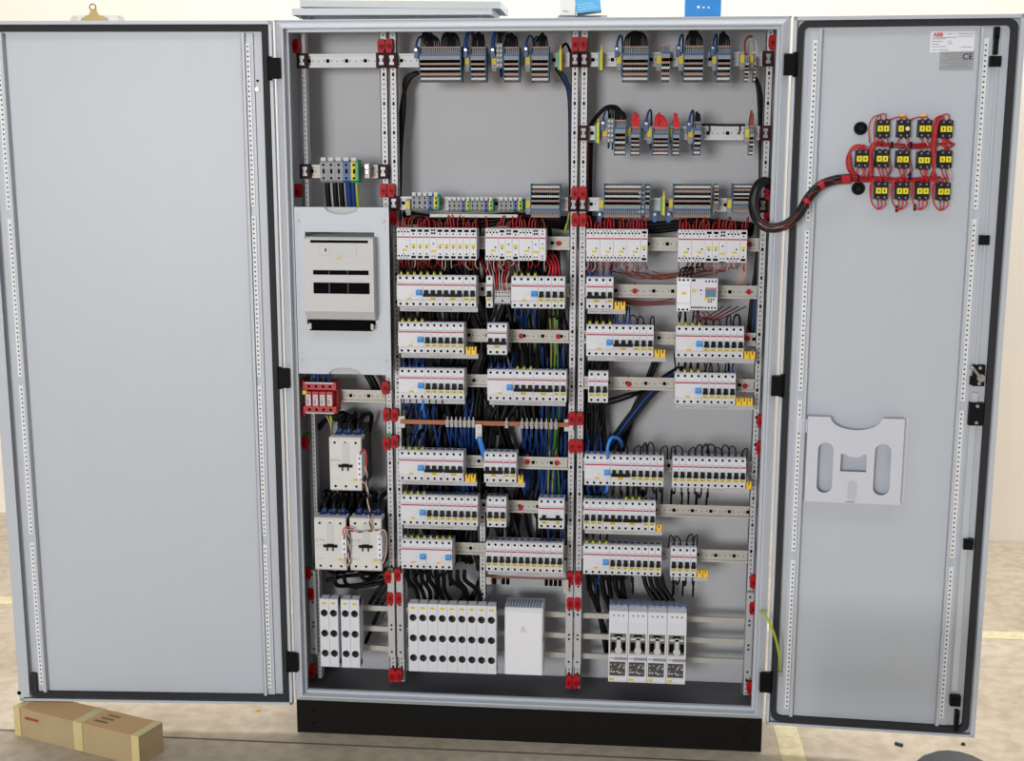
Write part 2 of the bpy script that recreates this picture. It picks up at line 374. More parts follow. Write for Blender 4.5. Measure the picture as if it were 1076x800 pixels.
# ------------------------------------------------------------------ uprights with red clamps
RY = .098            # plane of the mounting rails
def upright_mesh(z0, z1, face=None):
    mb = MB(); w_ = .0098; y0 = RY+.004
    mb.box(-w_, w_, y0, y0+.002, z0, z1); mb.box(-w_, -w_+.002, y0, y0+.022, z0, z1); mb.box(w_-.002, w_, y0, y0+.022, z0, z1)
    mb.mi = 1; n = int((z1-z0)/.0125)
    for k in range(n):
        z = z0+.006+k*.0125
        if k % 6 == 3: mb.box(-.0028, .0028, y0-.0004, y0, z-.0045, z+.0045)
        else: mb.disc(0, y0, z, .0022, 6, .0004)
        if k % 2: mb.box(w_-.0001, w_+.0003, y0+.008, y0+.012, z-.002, z+.002)
    return mb.mesh('upright', M_ZINCB, M_HOLE)
def cover_mesh(z0, z1):
    mb = MB(); mb.box(-.0095, .0095, RY-.012, RY+.004, z0, z1); mb.mi = 1
    for f in (.06, .33, .38, .62, .67, .95): mb.disc(0, RY-.012, z0+(z1-z0)*f, .0032, 8)
    return mb.mesh('cover', M_GREYP, M_HOLE)
def clamp_mesh():
    mb = MB()
    prof = [(-.0095, -.010), (-.0055, -.019), (.0055, -.019), (.0095, -.010), (.0095, .010), (.0065, .017), (-.0065, .017), (-.0095, .010)]
    sheet(mb, [prof], .016, -.008)
    mb.cyl((0, -.016, -.002), (0, -1, 0), .0075, .006, 6, .006, False); mb.box(-.0075, .0075, -.020, -.012, -.018, -.010)
    mb.mi = 1; mb.cyl((0, -.0222, -.002), (0, -1, 0), .0028, .0005, 8, None, False)
    return mb.mesh('red_clamp', M_RED, M_HOLE)
CLM = clamp_mesh(); GRC = MB().box(-.008, .008, -.012, 0, -.006, .006).mesh('green_clip', M_GRN)
UPR = [(-.6125, 'perforated upright along the left wall of the cabinet', ((311, 48), (313, 200), (320, 465, 'g'), (323.5, 602, 'g'), (326.5, 624), (328, 705)), (.205, .455)),
       (-.3875, 'left upright of the pair between left and middle bays', ((400.4, 48), (402.8, 200), (404.7, 407.5), (406, 436), (406, 466, 'g'), (407.7, 606, 'g'), (410, 628.5), (412, 710)), (.205, .455)),
       (-.3625, 'right upright of the pair between left and middle bays', ((408.7, 47.5), (411, 200), (412.5, 229), (414.5, 436), (414.5, 464), (417.5, 604), (418.5, 628.5), (419, 710)), (.205, .455)),
       (.1150, 'left upright of the pair between middle and right bays', ((604.5, 46), (604, 203), (604, 231), (601, 440), (601, 469), (599, 607.8), (599, 634), (598, 716.6)), (.195, .445)),
       (.1390, 'right upright of the pair between middle and right bays', ((613, 46), (612.5, 203), (612.5, 231), (609.3, 440), (608.7, 469), (607.3, 607.8), (607, 634), (605.4, 716.6)), (.195, .445)),
       (.6110, 'perforated upright along the right wall of the cabinet', ((812, 44), (808, 202.5), (807, 229.5), (799.4, 442.5), (798.5, 471), (792, 611.5), (791, 639), (788.5, 723)), (.185, .43))]
UM = upright_mesh(.125, 1.935)
mb = MB().box(.006, .016, RY+.004, RY+.006, .125, 1.935).box(.014, .016, RY+.006, RY+.034, .125, 1.935).box(-.010, .016, RY+.034, RY+.036, .125, 1.935); mb.mi = 1
for k in range(140): mb.disc(.011, RY+.004, .135+k*.0125, .0019, 6)
UML = mb.mesh('upright_side', M_ZINCB, M_HOLE)
for x, lab, cl, (c0, c1) in UPR:
    t = thing('mounting_upright', lab, 'upright', (x, 0, 0), 'perforated uprights')
    O('profile', UML if x < -.6 else UM, t)
    O('cover_bar', cover_mesh(c0, c1), t)
    for c in cl:
        p = P(c[0], c[1], RY-.012); dx = max(-.012, min(.012, p.x-x))
        O('red_clamp', CLM, t, (dx, RY+.002, p.z))
        if len(c) > 2: O('green_clip', GRC, t, (dx+.006, RY+.004, p.z+.018))
t = thing('mounting_upright', 'short perforated strip between breaker rows in lower middle bay', 'upright', (P(507, 590, RY+.02).x, .016, 0), 'perforated uprights')
O('profile', upright_mesh(P(508, 640, RY+.02).z, P(508, 528, RY+.02).z), t)

# ------------------------------------------------------------------ rails
def rail_obj(x0, x1, z, label, rivets=(), brackets=(), off=0.0, holes=True, mt=M_ZINC):
    t = thing('mounting_rail', label, 'rail', ((x0+x1)/2, RY, z), 'horizontal mounting rails')
    L = (x1-x0)/2
    prof = [(0, -.0175), (0, -.0135), (.006, -.0135), (.006, .0135), (0, .0135), (0, .0175), (-.0012, .0175), (-.0012, .0123), (.0048, .0123), (.0048, -.0123), (-.0012, -.0123), (-.0012, -.0175)]
    O('profile', MB().prism(prof, -L, L).mesh('rail', mt), t)
    if holes:
        mb = MB(); x = -L+.012+off; k = 0
        while x < L-.008:
            mb.box(x-.0045, x+.0045, .0044, .0048, -.0045, .0045)
            for dx in (-.010, .010):
                if -L+.004 < x+dx < L-.004: mb.disc(x+dx, .0048, 0, .0018, 6)
            if x+.025 < L-.006: mb.disc(x+.025, .0048, -.001, .0016, 6)
            x += .05
        O('slots', mb.mesh('slots', M_HOLE), t)
    for u, v in rivets:
        p = P(u, v, RY)
        O('red_rivet', MB().cyl((0, 0, 0), (0, -1, 0), .007, .004, 12).box(-.003, .003, .004, .02, -.02, .02).mesh('rivet', M_RED), t, (p.x-(x0+x1)/2, .0048, p.z-z))
    for bx in brackets:
        q = O('end_bracket', MB().box(-.014, .014, -.012, .006, -.019, .019).mesh('bracket', M_MAR), t, (bx-(x0+x1)/2, -.002, 0))
        O('plate', MB().box(-.006, .006, -.0135, -.012, -.012, -.004).box(-.006, .006, -.0135, -.012, .004, .012).cyl((0, -.012, 0), (0, -1, 0), .004, .004, 8).mesh('plate', mat('plate_zinc', '#86868a', .4, .5)), q)
    return t
ROWZ = {1: 1.381, 2: 1.256, 3: 1.1305, 4: 1.006, 5: .7795, 6: .6545, 7: .529}
ROWV = {1: 257, 2: 307, 3: 356, 4: 405, 5: 494, 6: 539, 7: 587}
RN = {1: 'top', 2: 'second', 3: 'third', 4: 'fourth', 5: 'fifth', 6: 'sixth', 7: 'lowest'}
RIV = {('m', 1): ((587, 256),), ('m', 3): ((547.5, 353.5), (586.5, 354)), ('m', 5): ((554, 486), (585, 487)), ('m', 6): ((547, 534),),
       ('r', 1): ((788, 257),), ('r', 2): ((667, 306), (787, 307)), ('r', 3): ((785.5, 356),), ('r', 4): ((661, 404), (783, 406))}
for r_, z in ROWZ.items():
    rail_obj(-.366, .108, z, 'zinc rail carrying the %s breaker row of the middle bay' % RN[r_], RIV.get(('m', r_), ()), off=.013*r_ % .05)
    rail_obj(.134, .607, z, 'zinc rail carrying the %s breaker row of the right bay' % RN[r_], RIV.get(('r', r_), ()), off=.017*r_ % .05)
ZT = {'t': 1.854, 's': 1.668, 'u': 1.484}
rail_obj(-.598, -.398, 1.854, 'bare zinc rail at the top of the left bay', (), (-.601, -.390), mt=M_ZINCB)
rail_obj(-.598, -.398, 1.567, 'rail holding the five big terminals of the left bay', (), (-.601, -.390))
rail_obj(-.606, -.377, .957, 'rail behind the red surge arrester in the left bay')
for k, lab in (('t', 'top'), ('u', 'lower')):
    rail_obj(-.352, .105, ZT[k], 'terminal strip rail, %s of the middle bay' % lab, (), (-.3625, .115), mt=M_ZINCB)
    rail_obj(.149, .600, ZT[k], 'terminal strip rail, %s of the right bay' % lab, (), (.139, .606), mt=M_ZINCB)
rail_obj(.149, .600, ZT['s'], 'half-empty terminal rail in upper right bay', (), (.139, .606), mt=M_ZINCB)

# ------------------------------------------------------------------ breaker parts (meshes shared)
MW = .0176; BH = .085
PROF = [(-.004, .004), (-.050, 0), (-.062, 0), (-.067, .003), (-.067, .0185), (-.074, .021), (-.074, .063), (-.067, .0655), (-.067, .081), (-.062, .085), (-.050, .085), (-.004, .080)]
CACHE = {}
def cached(k, fn):
    if k not in CACHE: CACHE[k] = fn()
    return CACHE[k]
def body_mesh(n):
    return MB().prism(PROF, .0003, n*MW-.0003).mesh('body', M_WHITE)
def screws_mesh(n):
    mb = MB()
    for i in range(n):
        for z in (.0775, .0085): mb.disc((i+.5)*MW, -.067, z, .0036, 8, .0003)
    mb.mi = 1
    for i in range(n):      # dark wire mouths on the sloping top
        mb.box((i+.5)*MW-.005, (i+.5)*MW+.005, -.044, -.030, .0822, .0852)
    return mb.mesh('screws', M_HOLE, mat('mouth_blue', '#2f4a78', .6))
def stripe_mesh(n, mod): return MB().box(.001, n*MW-.001, -.0743, -.0738, .0584, .0618).mesh('stripe', M_PINK)
def toggle_mesh(n):
    mb = MB()
    for i in range(n):
        x = (i+.5)*MW; mb.prism([(-.070, .033), (-.084, .035), (-.082, .046), (-.070, .0475)], x-.0050, x+.0050)
    if n > 1: mb.box(MW*.5-.0075, (n-.5)*MW+.0075, -.0845, -.077, .030, .0375)
    else: mb.box(MW*.5-.0062, MW*.5+.0062, -.083, -.074, .031, .0365)
    return mb.mesh('toggle', M_TOG)
def label_mesh(n):
    x = n*MW/2; wd = .0060 if n == 1 else .0075
    mb = MB().box(x-wd, x+wd, -.0743, -.0739, .0200, .0272); mb.mi = 1
    mb.box(x-wd*.6, x+wd*.6, -.0745, -.0743, .0228, .0240)
    return mb.mesh('label', M_YEL, mat('print_olive', '#6b6220', .7))
def mcb(n, loc, label, group, handles=None):
    t = thing('circuit_breaker', label, 'breaker', loc, group)
    O('body', cached(('b', n), lambda: body_mesh(n)), t); O('terminal_screws', cached(('s', n), lambda: screws_mesh(n)), t)
    O('stripe', cached(('r', n), lambda: stripe_mesh(n, 0)), t); O('toggle', cached(('t', n), lambda: toggle_mesh(n)), t)
    O('label_tag', cached(('l', n), lambda: label_mesh(n)), t); return t
def four_pole(loc, label, group):
    t = thing('circuit_breaker', label, 'breaker', loc, group); n = 4
    O('body', cached(('b', n), lambda: body_mesh(n)), t); O('terminal_screws', cached(('s', n), lambda: screws_mesh(n)), t)
    O('stripe', cached(('r', n), lambda: stripe_mesh(n, 0)), t)
    mb = MB().box(.004, .066, -.083, -.074, .029, .034)
    for x in (.016, .053): mb.box(x-.005, x+.005, -.082, -.074, .036, .042)
    O('toggle', mb.mesh('toggle', M_TOG), t)
    for x in (.016, .053): O('label_tag', cached(('l', 1), lambda: label_mesh(1)), t, (x-MW/2, 0, -.003))
    return t
def rcd_meshes():
    x = 3.42*MW
    tg = MB().prism([(-.073, .0315), (-.080, .032), (-.086, .040), (-.080, .047), (-.073, .048)], x-.0072, x+.0072)
    tg.mi = 1; tg.box(x-.0068, x+.0068, -.0815, -.080, .0325, .0375)
    mb = MB(); mb.v += [(.036, -.0742, .030), (.038, -.0742, .030), (.049, -.0742, .043), (.047, -.0742, .043)]; mb.face([0, 1, 2, 3])
    lb = MB().box(.028, .040, -.0745, -.0739, .0205, .0258)
    return tg.mesh('toggle', M_BLUET, mat('toggle_sky', '#7fc0f5', .4)), mb.mesh('print', M_ORL), lb.mesh('label', mat('label_ochre', '#d8b22a', .5))
def rcd(loc, label, group):
    t = thing('residual_current_breaker', label, 'breaker', loc, group); a, b, c = cached('rcd', rcd_meshes)
    O('body', cached(('b', 4), lambda: body_mesh(4)), t); O('terminal_screws', cached(('s', 4), lambda: screws_mesh(4)), t)
    O('stripe', cached(('r', 4), lambda: stripe_mesh(4, 0)), t); O('toggle', a, t, (0, 0, 0), None, 'light blue switch toggle'); O('printed_mark', b, t); O('label_tag', c, t); return t
RPROF = [(-.004, .004), (-.060, 0), (-.067, .002), (-.067, .083), (-.060, .085), (-.004, .080)]
def rl_meshes(kind):
    n = 2 if kind == 'D' else 1
    body = MB().prism(RPROF, .0003, n*MW-.0003).mesh('body', M_WHITE); h = MB(); lb = MB()
    if kind == 'D':
        for z, s in ((.074, 1), (.011, -1)):
            for i in range(4): h.disc(.005+i*.0084, -.067, z, .0027, 7)
            for i in range(3): h.disc(.0095+i*.0084, -.067, z+s*.0055, .0018, 6)
            h.disc(.0175, -.067, z-s*.006, .0016, 6)
        h.disc(.0265, -.067, .035, .0024, 7)
        lb.box(.015, .027, -.0674, -.067, .0235, .0295)
    elif kind == 'B':
        for z, s in ((.077, 1), (.008, -1)):
            h.box(.0028, .0148, -.0676, -.067, z-.0032, z+.0032); h.disc(.0088, -.067, z-s*.0085, .0023, 7)
        h.disc(.0088, -.067, .0325, .0022, 7); lb.box(.004, .0136, -.0674, -.067, .0340, .0425)
    elif kind == 'A':
        for x in (.0055, .0120):
            for z in (.0785, .0705): h.box(x-.0025, x+.0025, -.0676, -.067, z-.0026, z+.0026)
            h.disc(x, -.067, .0105, .002, 6)
        h.box(.002, .0156, -.0676, -.067, .0005, .0035); h.disc(.0088, -.067, .043, .0022, 7)
        lb.box(.003, .0146, -.0674, -.067, .0205, .0265)
    else:
        for z in (.078, .0705, .0135, .007): h.disc(.0088, -.067, z, .0021, 7)
        h.disc(.0088, -.067, .045, .002, 6); lb.box(.004, .0136, -.0674, -.067, .031, .0365)
    st = MB().box(.001, n*MW-.001, -.0674, -.067, .0584, .0618)
    return body, h.mesh('terminals', M_HOLE), st.mesh('stripe', M_PINK), lb.mesh('label', M_YEL)
RLN = {'D': 'two-module relay', 'B': 'narrow relay with black terminal plugs', 'A': 'narrow relay with four top sockets', 'L': 'narrow relay with plain face'}
def relay(kind, loc, label, group):
    t = thing('installation_relay', label, 'relay', loc, group); a, b, c, d = cached(('rl', kind), lambda: rl_meshes(kind))
    O('body', a, t); O('terminals', b, t); O('stripe', c, t); O('label_tag', d, t); return t
def comb(x0, x1, z, caps, label, capx=None):
    t = thing('comb_busbar', label, 'busbar', (x0, 0, z), 'comb busbars under breaker rows')
    mb = MB().box(0, x1-x0, .046, .060, -.013, -.0005); mb.mi = 1
    for a, b in ((.05, .25), (.36, .68)): mb.box((x1-x0)*a, (x1-x0)*b, .0457, .046, -.0085, -.0070)
    O('strip', mb.mesh('strip', M_GREYP, mat('print_mid', '#85868c', .6)), t)
    if caps:
        cm = cached('cap', lambda: MB().box(-.0065, .0065, .040, .058, -.001, .010).box(-.0065, -.0018, .040, .058, .010, .019).box(.0018, .0065, .040, .058, .010, .019).mesh('end_cap', M_YCAP))
        for i in range(caps): O('end_cap', cm, t, (capx-x0+.008+i*.0150, 0, 0))
    return t

# ------------------------------------------------------------------ breaker rows; wires with marker sleeves on top
BAY = {'m': 'middle', 'r': 'right'}
KN = {'1': 'single-pole breaker', '3': 'three-pole breaker', 'R': 'wide residual-current breaker with blue toggle', '4': 'four-pole breaker with long toggle bar'}
MK_Y, MK_B, MK_W = mat('marker_yellow', '#d6d327', .5), mat('marker_blue', '#2a46b4', .5), mat('marker_white', '#c9d3c8', .5)
SLEEVE = {c: MB().cyl((0, 0, 0), (0, 0, 1), .0042, .010, 8, .0026).mesh('marker_sleeve', mm) for c, mm in (('y', MK_Y), ('b', MK_B), ('w', MK_W))}
idx = {}
def top_wire(x, ztop, c, where, loop=False):
    y0 = RY-.048
    if loop:
        s = rnd.choice((-1, 1)); a = rnd.uniform(.008, .018); hgt = rnd.uniform(.016, .030)
        pts = [(x, y0, ztop-.003), (x, y0, ztop+hgt*.6), (x+s*a*.4, y0+.012, ztop+hgt), (x+s*a, y0+.04, ztop+hgt*.7), (x+s*a*1.2, y0+.075, ztop-.02), (x+s*a*1.1, y0+.085, ztop-.06)]
        wire(pts, .0019, W_BLK, 'thin black wire looping out of the top of %s' % where, 'black loops at ' + where)
    elif c in 'ybw':
        pts = [(x, y0, ztop-.003), (x, y0, ztop+.012), (x+rnd.uniform(-.004, .004), y0+.02, ztop+.026), (x+rnd.uniform(-.01, .01), y0+.075, ztop+.02+rnd.uniform(0, .02)), (x, y0+.085, ztop-.03)]
        mt = {'y': W_BLK, 'b': W_BLU, 'w': W_BLK}[c]; nm = {'y': 'black wire with yellow', 'b': 'blue wire with blue', 'w': 'black wire with white'}[c]
        o = wire(pts, .0021, mt, '%s marker sleeve entering the top of %s' % (nm, where), '%s sleeved wires at %s' % (c, where))
        O('marker_sleeve', SLEEVE[c], o, (x, y0, ztop-.001))
def group(bay, row, u0, spec, marks='', cb=None, caps=0, dz=0):
    z = ROWZ[row]-BH/2; x = P(u0, ROWV[row], RY-.070).x; x0 = x; i = 0; first = True
    for ch in spec:
        k = (bay, row); idx[k] = idx.get(k, 0)+1
        n = {'1': 1, '3': 3, 'R': 4, '4': 4, 'D': 2, 'B': 1, 'A': 1, 'L': 1}[ch]
        where = '%s breaker row, %s bay' % (RN[row], BAY[bay])
        nm = KN.get(ch) or RLN[ch]
        lab = '%s, %s device from left in %s row of %s bay' % (nm, ORD[idx[k]], RN[row], BAY[bay])
        gp = '%s devices in the %s bay' % (RN[row]+' row', BAY[bay]); loc = (x, RY, z)
        if ch in '13': mcb(n, loc, lab, gp)
        elif ch == '4': four_pole(loc, lab, gp)
        elif ch == 'R': rcd(loc, lab, gp)
        else: relay(ch, loc, lab, gp)
        for j in range(n):
            c = marks[i] if i < len(marks) else '.'
            if c != '.': top_wire(x+(j+.5)*MW, z+BH, c, where, c == 'k')
            i += 1
        x += n*MW
    if cb is not None:
        xe = P(cb, ROWV[row], RY-.05).x
        comb(x0+.004, xe, z, caps, 'grey comb busbar under %s in %s row, %s bay' % ({1: 'leftmost devices', 2: 'second device block'}[1 if u0 in (417, 418.5, 419.3, 421.3, 616, 614, 613, 612.8) else 2], RN[row], BAY[bay]), x+.002)
    return x0, x, z
G = {}
G['m1a'] = group('m', 1, 416.8, 'DBBBABBBBBB'); G['m1b'] = group('m', 1, 509.8, 'DBABDAL')
G['r1a'] = group('r', 1, 616, 'DDDDB'); G['r1b'] = group('r', 1, 712.4, 'DDBBADB')
G['m2a'] = group('m', 2, 417, 'R3311', 'yyyyyyy', 502, 0); G['m2b'] = group('m', 2, 510.6, '1'); G['m2c'] = group('m', 2, 537.2, 'R1111', 'yyyy')
G['r2a'] = group('r', 2, 616, '31', 'bbbb', 657.5, 2)
G['m3a'] = group('m', 3, 418.5, 'R111111', 'yyyy', 502.5, 2); G['m3b'] = group('m', 3, 511.8, '3')
G['r3a'] = group('r', 3, 616, 'R3111', 'yyyybbbkkk', 700, 2); G['r3b'] = group('r', 3, 710, 'R111111', 'yyyykkkkkk', 793.5, 2)
G['m4a'] = group('m', 4, 419.3, 'R111111', 'bbbb', 488.5, 0); G['m4b'] = group('m', 4, 512, 'R3311', 'bbbbyyy', 594.5, 0)
G['r4a'] = group('r', 4, 618, '111', 'kkk'); G['r4b'] = group('r', 4, 709, 'R11111', 'wyyykkkkb', 792.5, 3)
G['m5a'] = group('m', 5, 419.3, 'R33', 'wyyy', 501, 2); G['m5b'] = group('m', 5, 508.5, '311', '', 551.5, 1)
G['r5a'] = group('r', 5, 614, 'R311111', 'bbbbkkkkkkkk'); G['r5b'] = group('r', 5, 706.5, '11111111111', 'kkkkkkkkkkk', 788, 1)
G['m6a'] = group('m', 6, 421.3, 'R11111111', 'yyyy', 501, 0); G['m6b'] = group('m', 6, 511.5, '111', ''); G['m6c'] = group('m', 6, 565.5, '4', '.b.b')
G['r6a'] = group('r', 6, 613, '1113311', '......yyy', 696, 1)
G['m7a'] = group('m', 7, 421.8, 'RR', 'wyyywyyy'); G['m7b'] = group('m', 7, 510.5, '111111111111', '', 593, 0)
G['r7a'] = group('r', 7, 612.8, 'R11111111', 'yyyy'); G['r7b'] = group('r', 7, 704.5, '1111', 'kkkk', 743.5, 2)
# grey distribution block and the timer/power-supply devices of row two
x = P(519.5, 309, .045).x; z = P(527, 320, .045).z
t = thing('distribution_block', 'small grey terminal block between breakers in second row', 'terminal block', (x, RY, z))
wd = P(536.5, 309, .045).x-x; mb = MB().prism([(-.004, 0), (-.050, 0), (-.054, .003), (-.054, .034), (-.046, .0385), (-.004, .0385)], 0, wd)
O('body', mb.mesh('body', M_GREYP), t); mb = MB()
for i in range(5):
    for zz in (.031, .022): mb.disc(.005+i*(wd-.01)/4, -.054, zz, .0021, 7)
mb.disc(wd/2, -.054, .0095, .003, 8); mb.box(.002, wd-.002, -.0543, -.054, .002, .0035)
O('terminal_screws', mb.mesh('screws', M_HOLE), t)
z = ROWZ[2]-BH/2; x = P(711, 308, .03).x
t = thing('power_supply', 'plain white two-module unit beside the display timer', 'module', (x, RY, z-.002))
O('body', MB().prism([(-.004, .0), (-.066, 0), (-.068, .002), (-.068, .020), (-.072, .023), (-.072, .068), (-.068, .070), (-.068, .087), (-.004, .087)], .0003, 2*MW-.0003).mesh('body', M_WHITE2), t)
mb = MB()
for zz in (.082, .005):
    for xx in (.007, .0285): mb.disc(xx, -.068, zz, .0030, 8)
    mb.box(.014, .021, -.0685, -.068, zz-.0025, zz+.002)
O('terminals', mb.mesh('t', M_HOLE), t); O('label_tag', MB().box(.012, .024, -.0724, -.072, .045, .051).mesh('l', M_YEL), t)
t = thing('timer_relay', 'grey digital timer with small display and buttons', 'timer', (x+2*MW, RY, z))
O('body', MB().prism(RPROF, .0003, 4*MW-.0003).mesh('body', M_WHITE), t); mb = MB()
for i in range(4):
    mb.disc(.040+i*.0082, -.067, .077, .0026, 8); mb.disc(.040+i*.0082, -.067, .008, .0026, 8)
for i in range(8): mb.box(.003+i*.0042, .0058+i*.0042, -.0675, -.067, .006, .011)
mb.box(.003, .013, -.0675, -.067, .077, .082); mb.disc(.027, -.067, .054, .0025); mb.disc(.028, -.067, .043, .0015)
for i in range(5): mb.disc(.048+(i % 3)*.006, -.067, .030-.006*(i//3), .0024, 6)
O('terminals', mb.mesh('t', M_HOLE), t)
O('display', MB().box(.0385, .0665, -.0682, -.067, .036, .057).box(.041, .064, -.0686, -.0682, .0385, .0545).mesh('d', mat('lcd', '#5e7f95', .3)), t)
O('stripe', MB().box(.038, .068, -.0675, -.067, .058, .0605).mesh('s', M_LRED), t)
for a, b in ((.004, .052), (.037, .032)): O('label_tag', MB().box(a, a+.011, -.0695, -.067, b-.003, b+.004).mesh('l', M_YEL), t)

# ------------------------------------------------------------------ terminal strips
TP = .0052
LAY = [(0, .045, 'o', .046), (.045, .20, 'g', .046), (.20, .27, 'b', .052), (.27, .38, 'g', .056), (.38, .47, 'd', .054), (.47, .525, 'o', .056), (.525, .60, 'd', .050),
       (.60, .665, 'w', .052), (.665, .75, 'd', .046), (.75, .82, 'o', .048), (.82, .875, 'd', .042), (.875, .95, 'w', .044), (.95, 1, 'd', .038)]
TMI = {'g': 0, 'd': 1, 'o': 2, 'b': 3, 'w': 4}
def slice_mesh(h, flip, lay=None):
    mb = MB(); g = .0002
    mb.box(g, TP-g, -.036, -.004, 0, h)
    for a, b, c, y in (lay or LAY):
        z0, z1 = (a*h, b*h) if flip else (h-b*h, h-a*h)
        mb.mi = TMI[c]
        if c == 'd': mb.box(.0012, TP-.0012, -y+.004, -.036, z0, z1)
        elif c in 'ow':
            mb.mi = 0; mb.box(g, TP-g, -y+.0005, -.036, z0, z1); mb.mi = TMI[c]; zz = (z1-z0)*(.18 if c == 'o' else .12); mb.box(g, TP-g, -y, -y+.0005, z0+zz, z1-zz)
        elif c == 'g' and b-a > .12:
            mb.mi = 0; mb.box(g, TP-g, -y+.003, -.036, z0, z1); mb.mi = 1; mb.box(.0015, TP-.0022, -y+.0027, -y+.003, z0+.002, z1-.002)
        else: mb.box(g, TP-g, -y, -.036, z0, z1)
    return mb.mesh('terminal', M_TBG, M_HOLE, M_TBO, M_TBB, M_TBW)
def strip(u0, n, v0, v1, flip, label, wires=None, plates=True, apex=.034, cap=W_BLK):
    p = P(u0, v0, .05); q = P(u0, v1, .05); h = p.z-q.z
    t = thing('terminal_strip', label, 'terminal strip', (p.x, RY, q.z), 'multi-tier terminal strips')
    k = ('sl', round(h, 3), flip)
    me = cached(k, lambda: slice_mesh(round(h, 3), flip))
    for i in range(n): O('terminal', me, t, (i*TP, 0, 0))
    if plates:
        pm = cached(('pl', round(h, 3)), lambda: MB().prism([(-.004, .001), (-.040, -.001), (-.048, h*.3), (-.058, h*.5), (-.054, h*.8), (-.050, h+.001), (-.004, h+.001)], 0, .0022).mesh('end_plate', mat('plate_blue', '#3f6684', .5)))
        O('end_plate', pm, t, (-.0024, 0, 0)); O('end_plate', pm, t, (n*TP+.0002, 0, 0))
    if wires:
        cen, cnt, mt, nm = wires
        for i in range(cnt):
            x = p.x+TP*(i+.5)*n/cnt; f = (i+.5)/cnt
            c = p.x+n*TP*(cen[0] if f < .5 else cen[-1]); ap = 1.0*apex*(1-.32*abs((x-c)/(n*TP*.55+.001)))+rnd.uniform(-.003, .003)
            zt = p.z-.002; y0 = RY-.042
            pts = [(x, y0, zt-.004), (x+(c-x)*.05, y0, zt+ap*.55), (x+(c-x)*.35, y0+.012, zt+ap), (x+(c-x)*.6, y0+.04, zt+ap*.85), (x+(c-x)*.7, y0+.062, zt), (x+(c-x)*.75, y0+.066, zt-.06)]
            wire(pts, .0021, mt, '%s wire into %s' % (nm, label.replace('terminal strip', 'strip').replace(' with red wires', '').replace(' with black plug', '')), '%s wires of the %s' % (nm, label))
    return t
def end_stop(u, v, label, grp='end stops with yellow labels', blue=False):
    p = P(u, v, .07); t = thing('end_stop', label, 'end stop', (p.x, RY, p.z), grp)
    O('body', MB().box(-.0065, .0065, -.026, .0, -.020, .016).box(-.0055, .0055, -.02, -.004, -.026, -.018).mesh('body', M_TBG), t)
    O('label_tag', MB().box(-.0055, .0055, -.0275, -.026, -.009, .011).mesh('tag', M_YEL), t)
def pe_terminal(u, v, label):
    p = P(u, v, .06); t = thing('earth_terminal', label, 'terminal', (p.x, RY, p.z), 'single yellow and green earth terminals')
    O('body', MB().box(-.007, -.002, -.036, -.004, -.026, .020).mesh('body', M_TBGR), t)
    O('cap', MB().box(-.002, .004, -.038, -.004, -.028, .024).box(-.0005, .0025, -.034, -.02, .024, .034).mesh('cap', M_YEL), t)
def blue_plug(u, v, label):
    p = P(u, v, .06); t = thing('neutral_plug', label, 'terminal', (p.x, RY, p.z), 'blue neutral plugs')
    O('body', MB().box(-.005, .005, -.036, -.004, -.016, .012).mesh('body', M_TBB), t); O('screw', MB().cyl((0, -.036, .004), (0, -1, 0), .0035, .003, 8).mesh('s', M_CHROME), t)
bk = 'black'
strip(441.5, 20, 49, 86, False, 'widest terminal strip, on the top rail of the middle bay', ((.12, .68), 20, W_BLK, bk), True, .040)
strip(495, 7, 49.5, 86, False, 'second terminal strip from left, on the top rail of middle bay', ((.5,), 7, W_BLK, bk), True, .042)
strip(530, 7, 49.5, 86, False, 'third terminal strip from left, on the top rail of middle bay', ((.4,), 7, W_BLK, bk), True, .040)
strip(559, 8, 49, 86.5, False, 'fourth terminal strip from left, on the top rail of middle bay', ((.6,), 8, W_BLK, bk), True, .036)
strip(655, 12, 48.5, 86, False, 'widest terminal strip, on the top rail of the right bay', ((.5,), 12, W_BLK, bk), True, .044)
strip(695.5, 4, 46, 86, False, 'small unwired terminal strip, on the top rail of right bay', None, False)
strip(719.5, 9, 48, 86, False, 'nine-way terminal strip, on the top rail of right bay', ((.5,), 9, W_BLK, bk), True, .044)
strip(754.5, 6, 48, 86, False, 'six-way terminal strip, on the top rail of right bay', ((.4,), 6, W_BLK, bk), True, .038)
strip(783, 2, 58, 86, False, 'tiny terminal pair with brown wire, on top rail of right bay', None, False)
strip(792.5, 1, 58, 86, False, 'single terminal with white wire, at right end of top rail', None, False)
strip(646.5, 5, 126, 163.5, False, 'terminal strip, left end of the half-empty right rail', ((.1,), 5, W_BLK, bk), True, .040)
strip(663.5, 4, 133, 163.5, False, 'four-way terminal strip with red wires, second on half-empty rail', ((.5,), 5, W_RED, 'red'), True, .038)
strip(687, 7, 134, 163.5, False, 'seven-way terminal strip with red wires, middle of half-empty rail', ((.35,), 7, W_RED, 'red'), True, .040)
strip(707.5, 3, 134, 163.5, False, 'three-way terminal strip with red wires, on half-empty rail', ((.3,), 4, W_RED, 'red'), True, .040)
strip(730, 3, 128, 163.5, False, 'three-way terminal strip with black plug, on half-empty rail', ((.4,), 4, W_BLK, bk), True, .028)
strip(788, 2, 132, 163.5, False, 'tiny terminal pair, right end of the half-empty rail', ((.5,), 3, W_BRN, 'brown'), False, .036)
strip(558.5, 14, 193.5, 228.5, True, 'inverted terminal strip, right end of lower middle rail', None)
strip(635.5, 18, 193.5, 228.5, True, 'wide inverted terminal strip, left part of lower right rail', None)
strip(678.5, 2, 193.5, 228.5, True, 'tiny inverted terminal pair, beside wide strip on lower right rail', None)
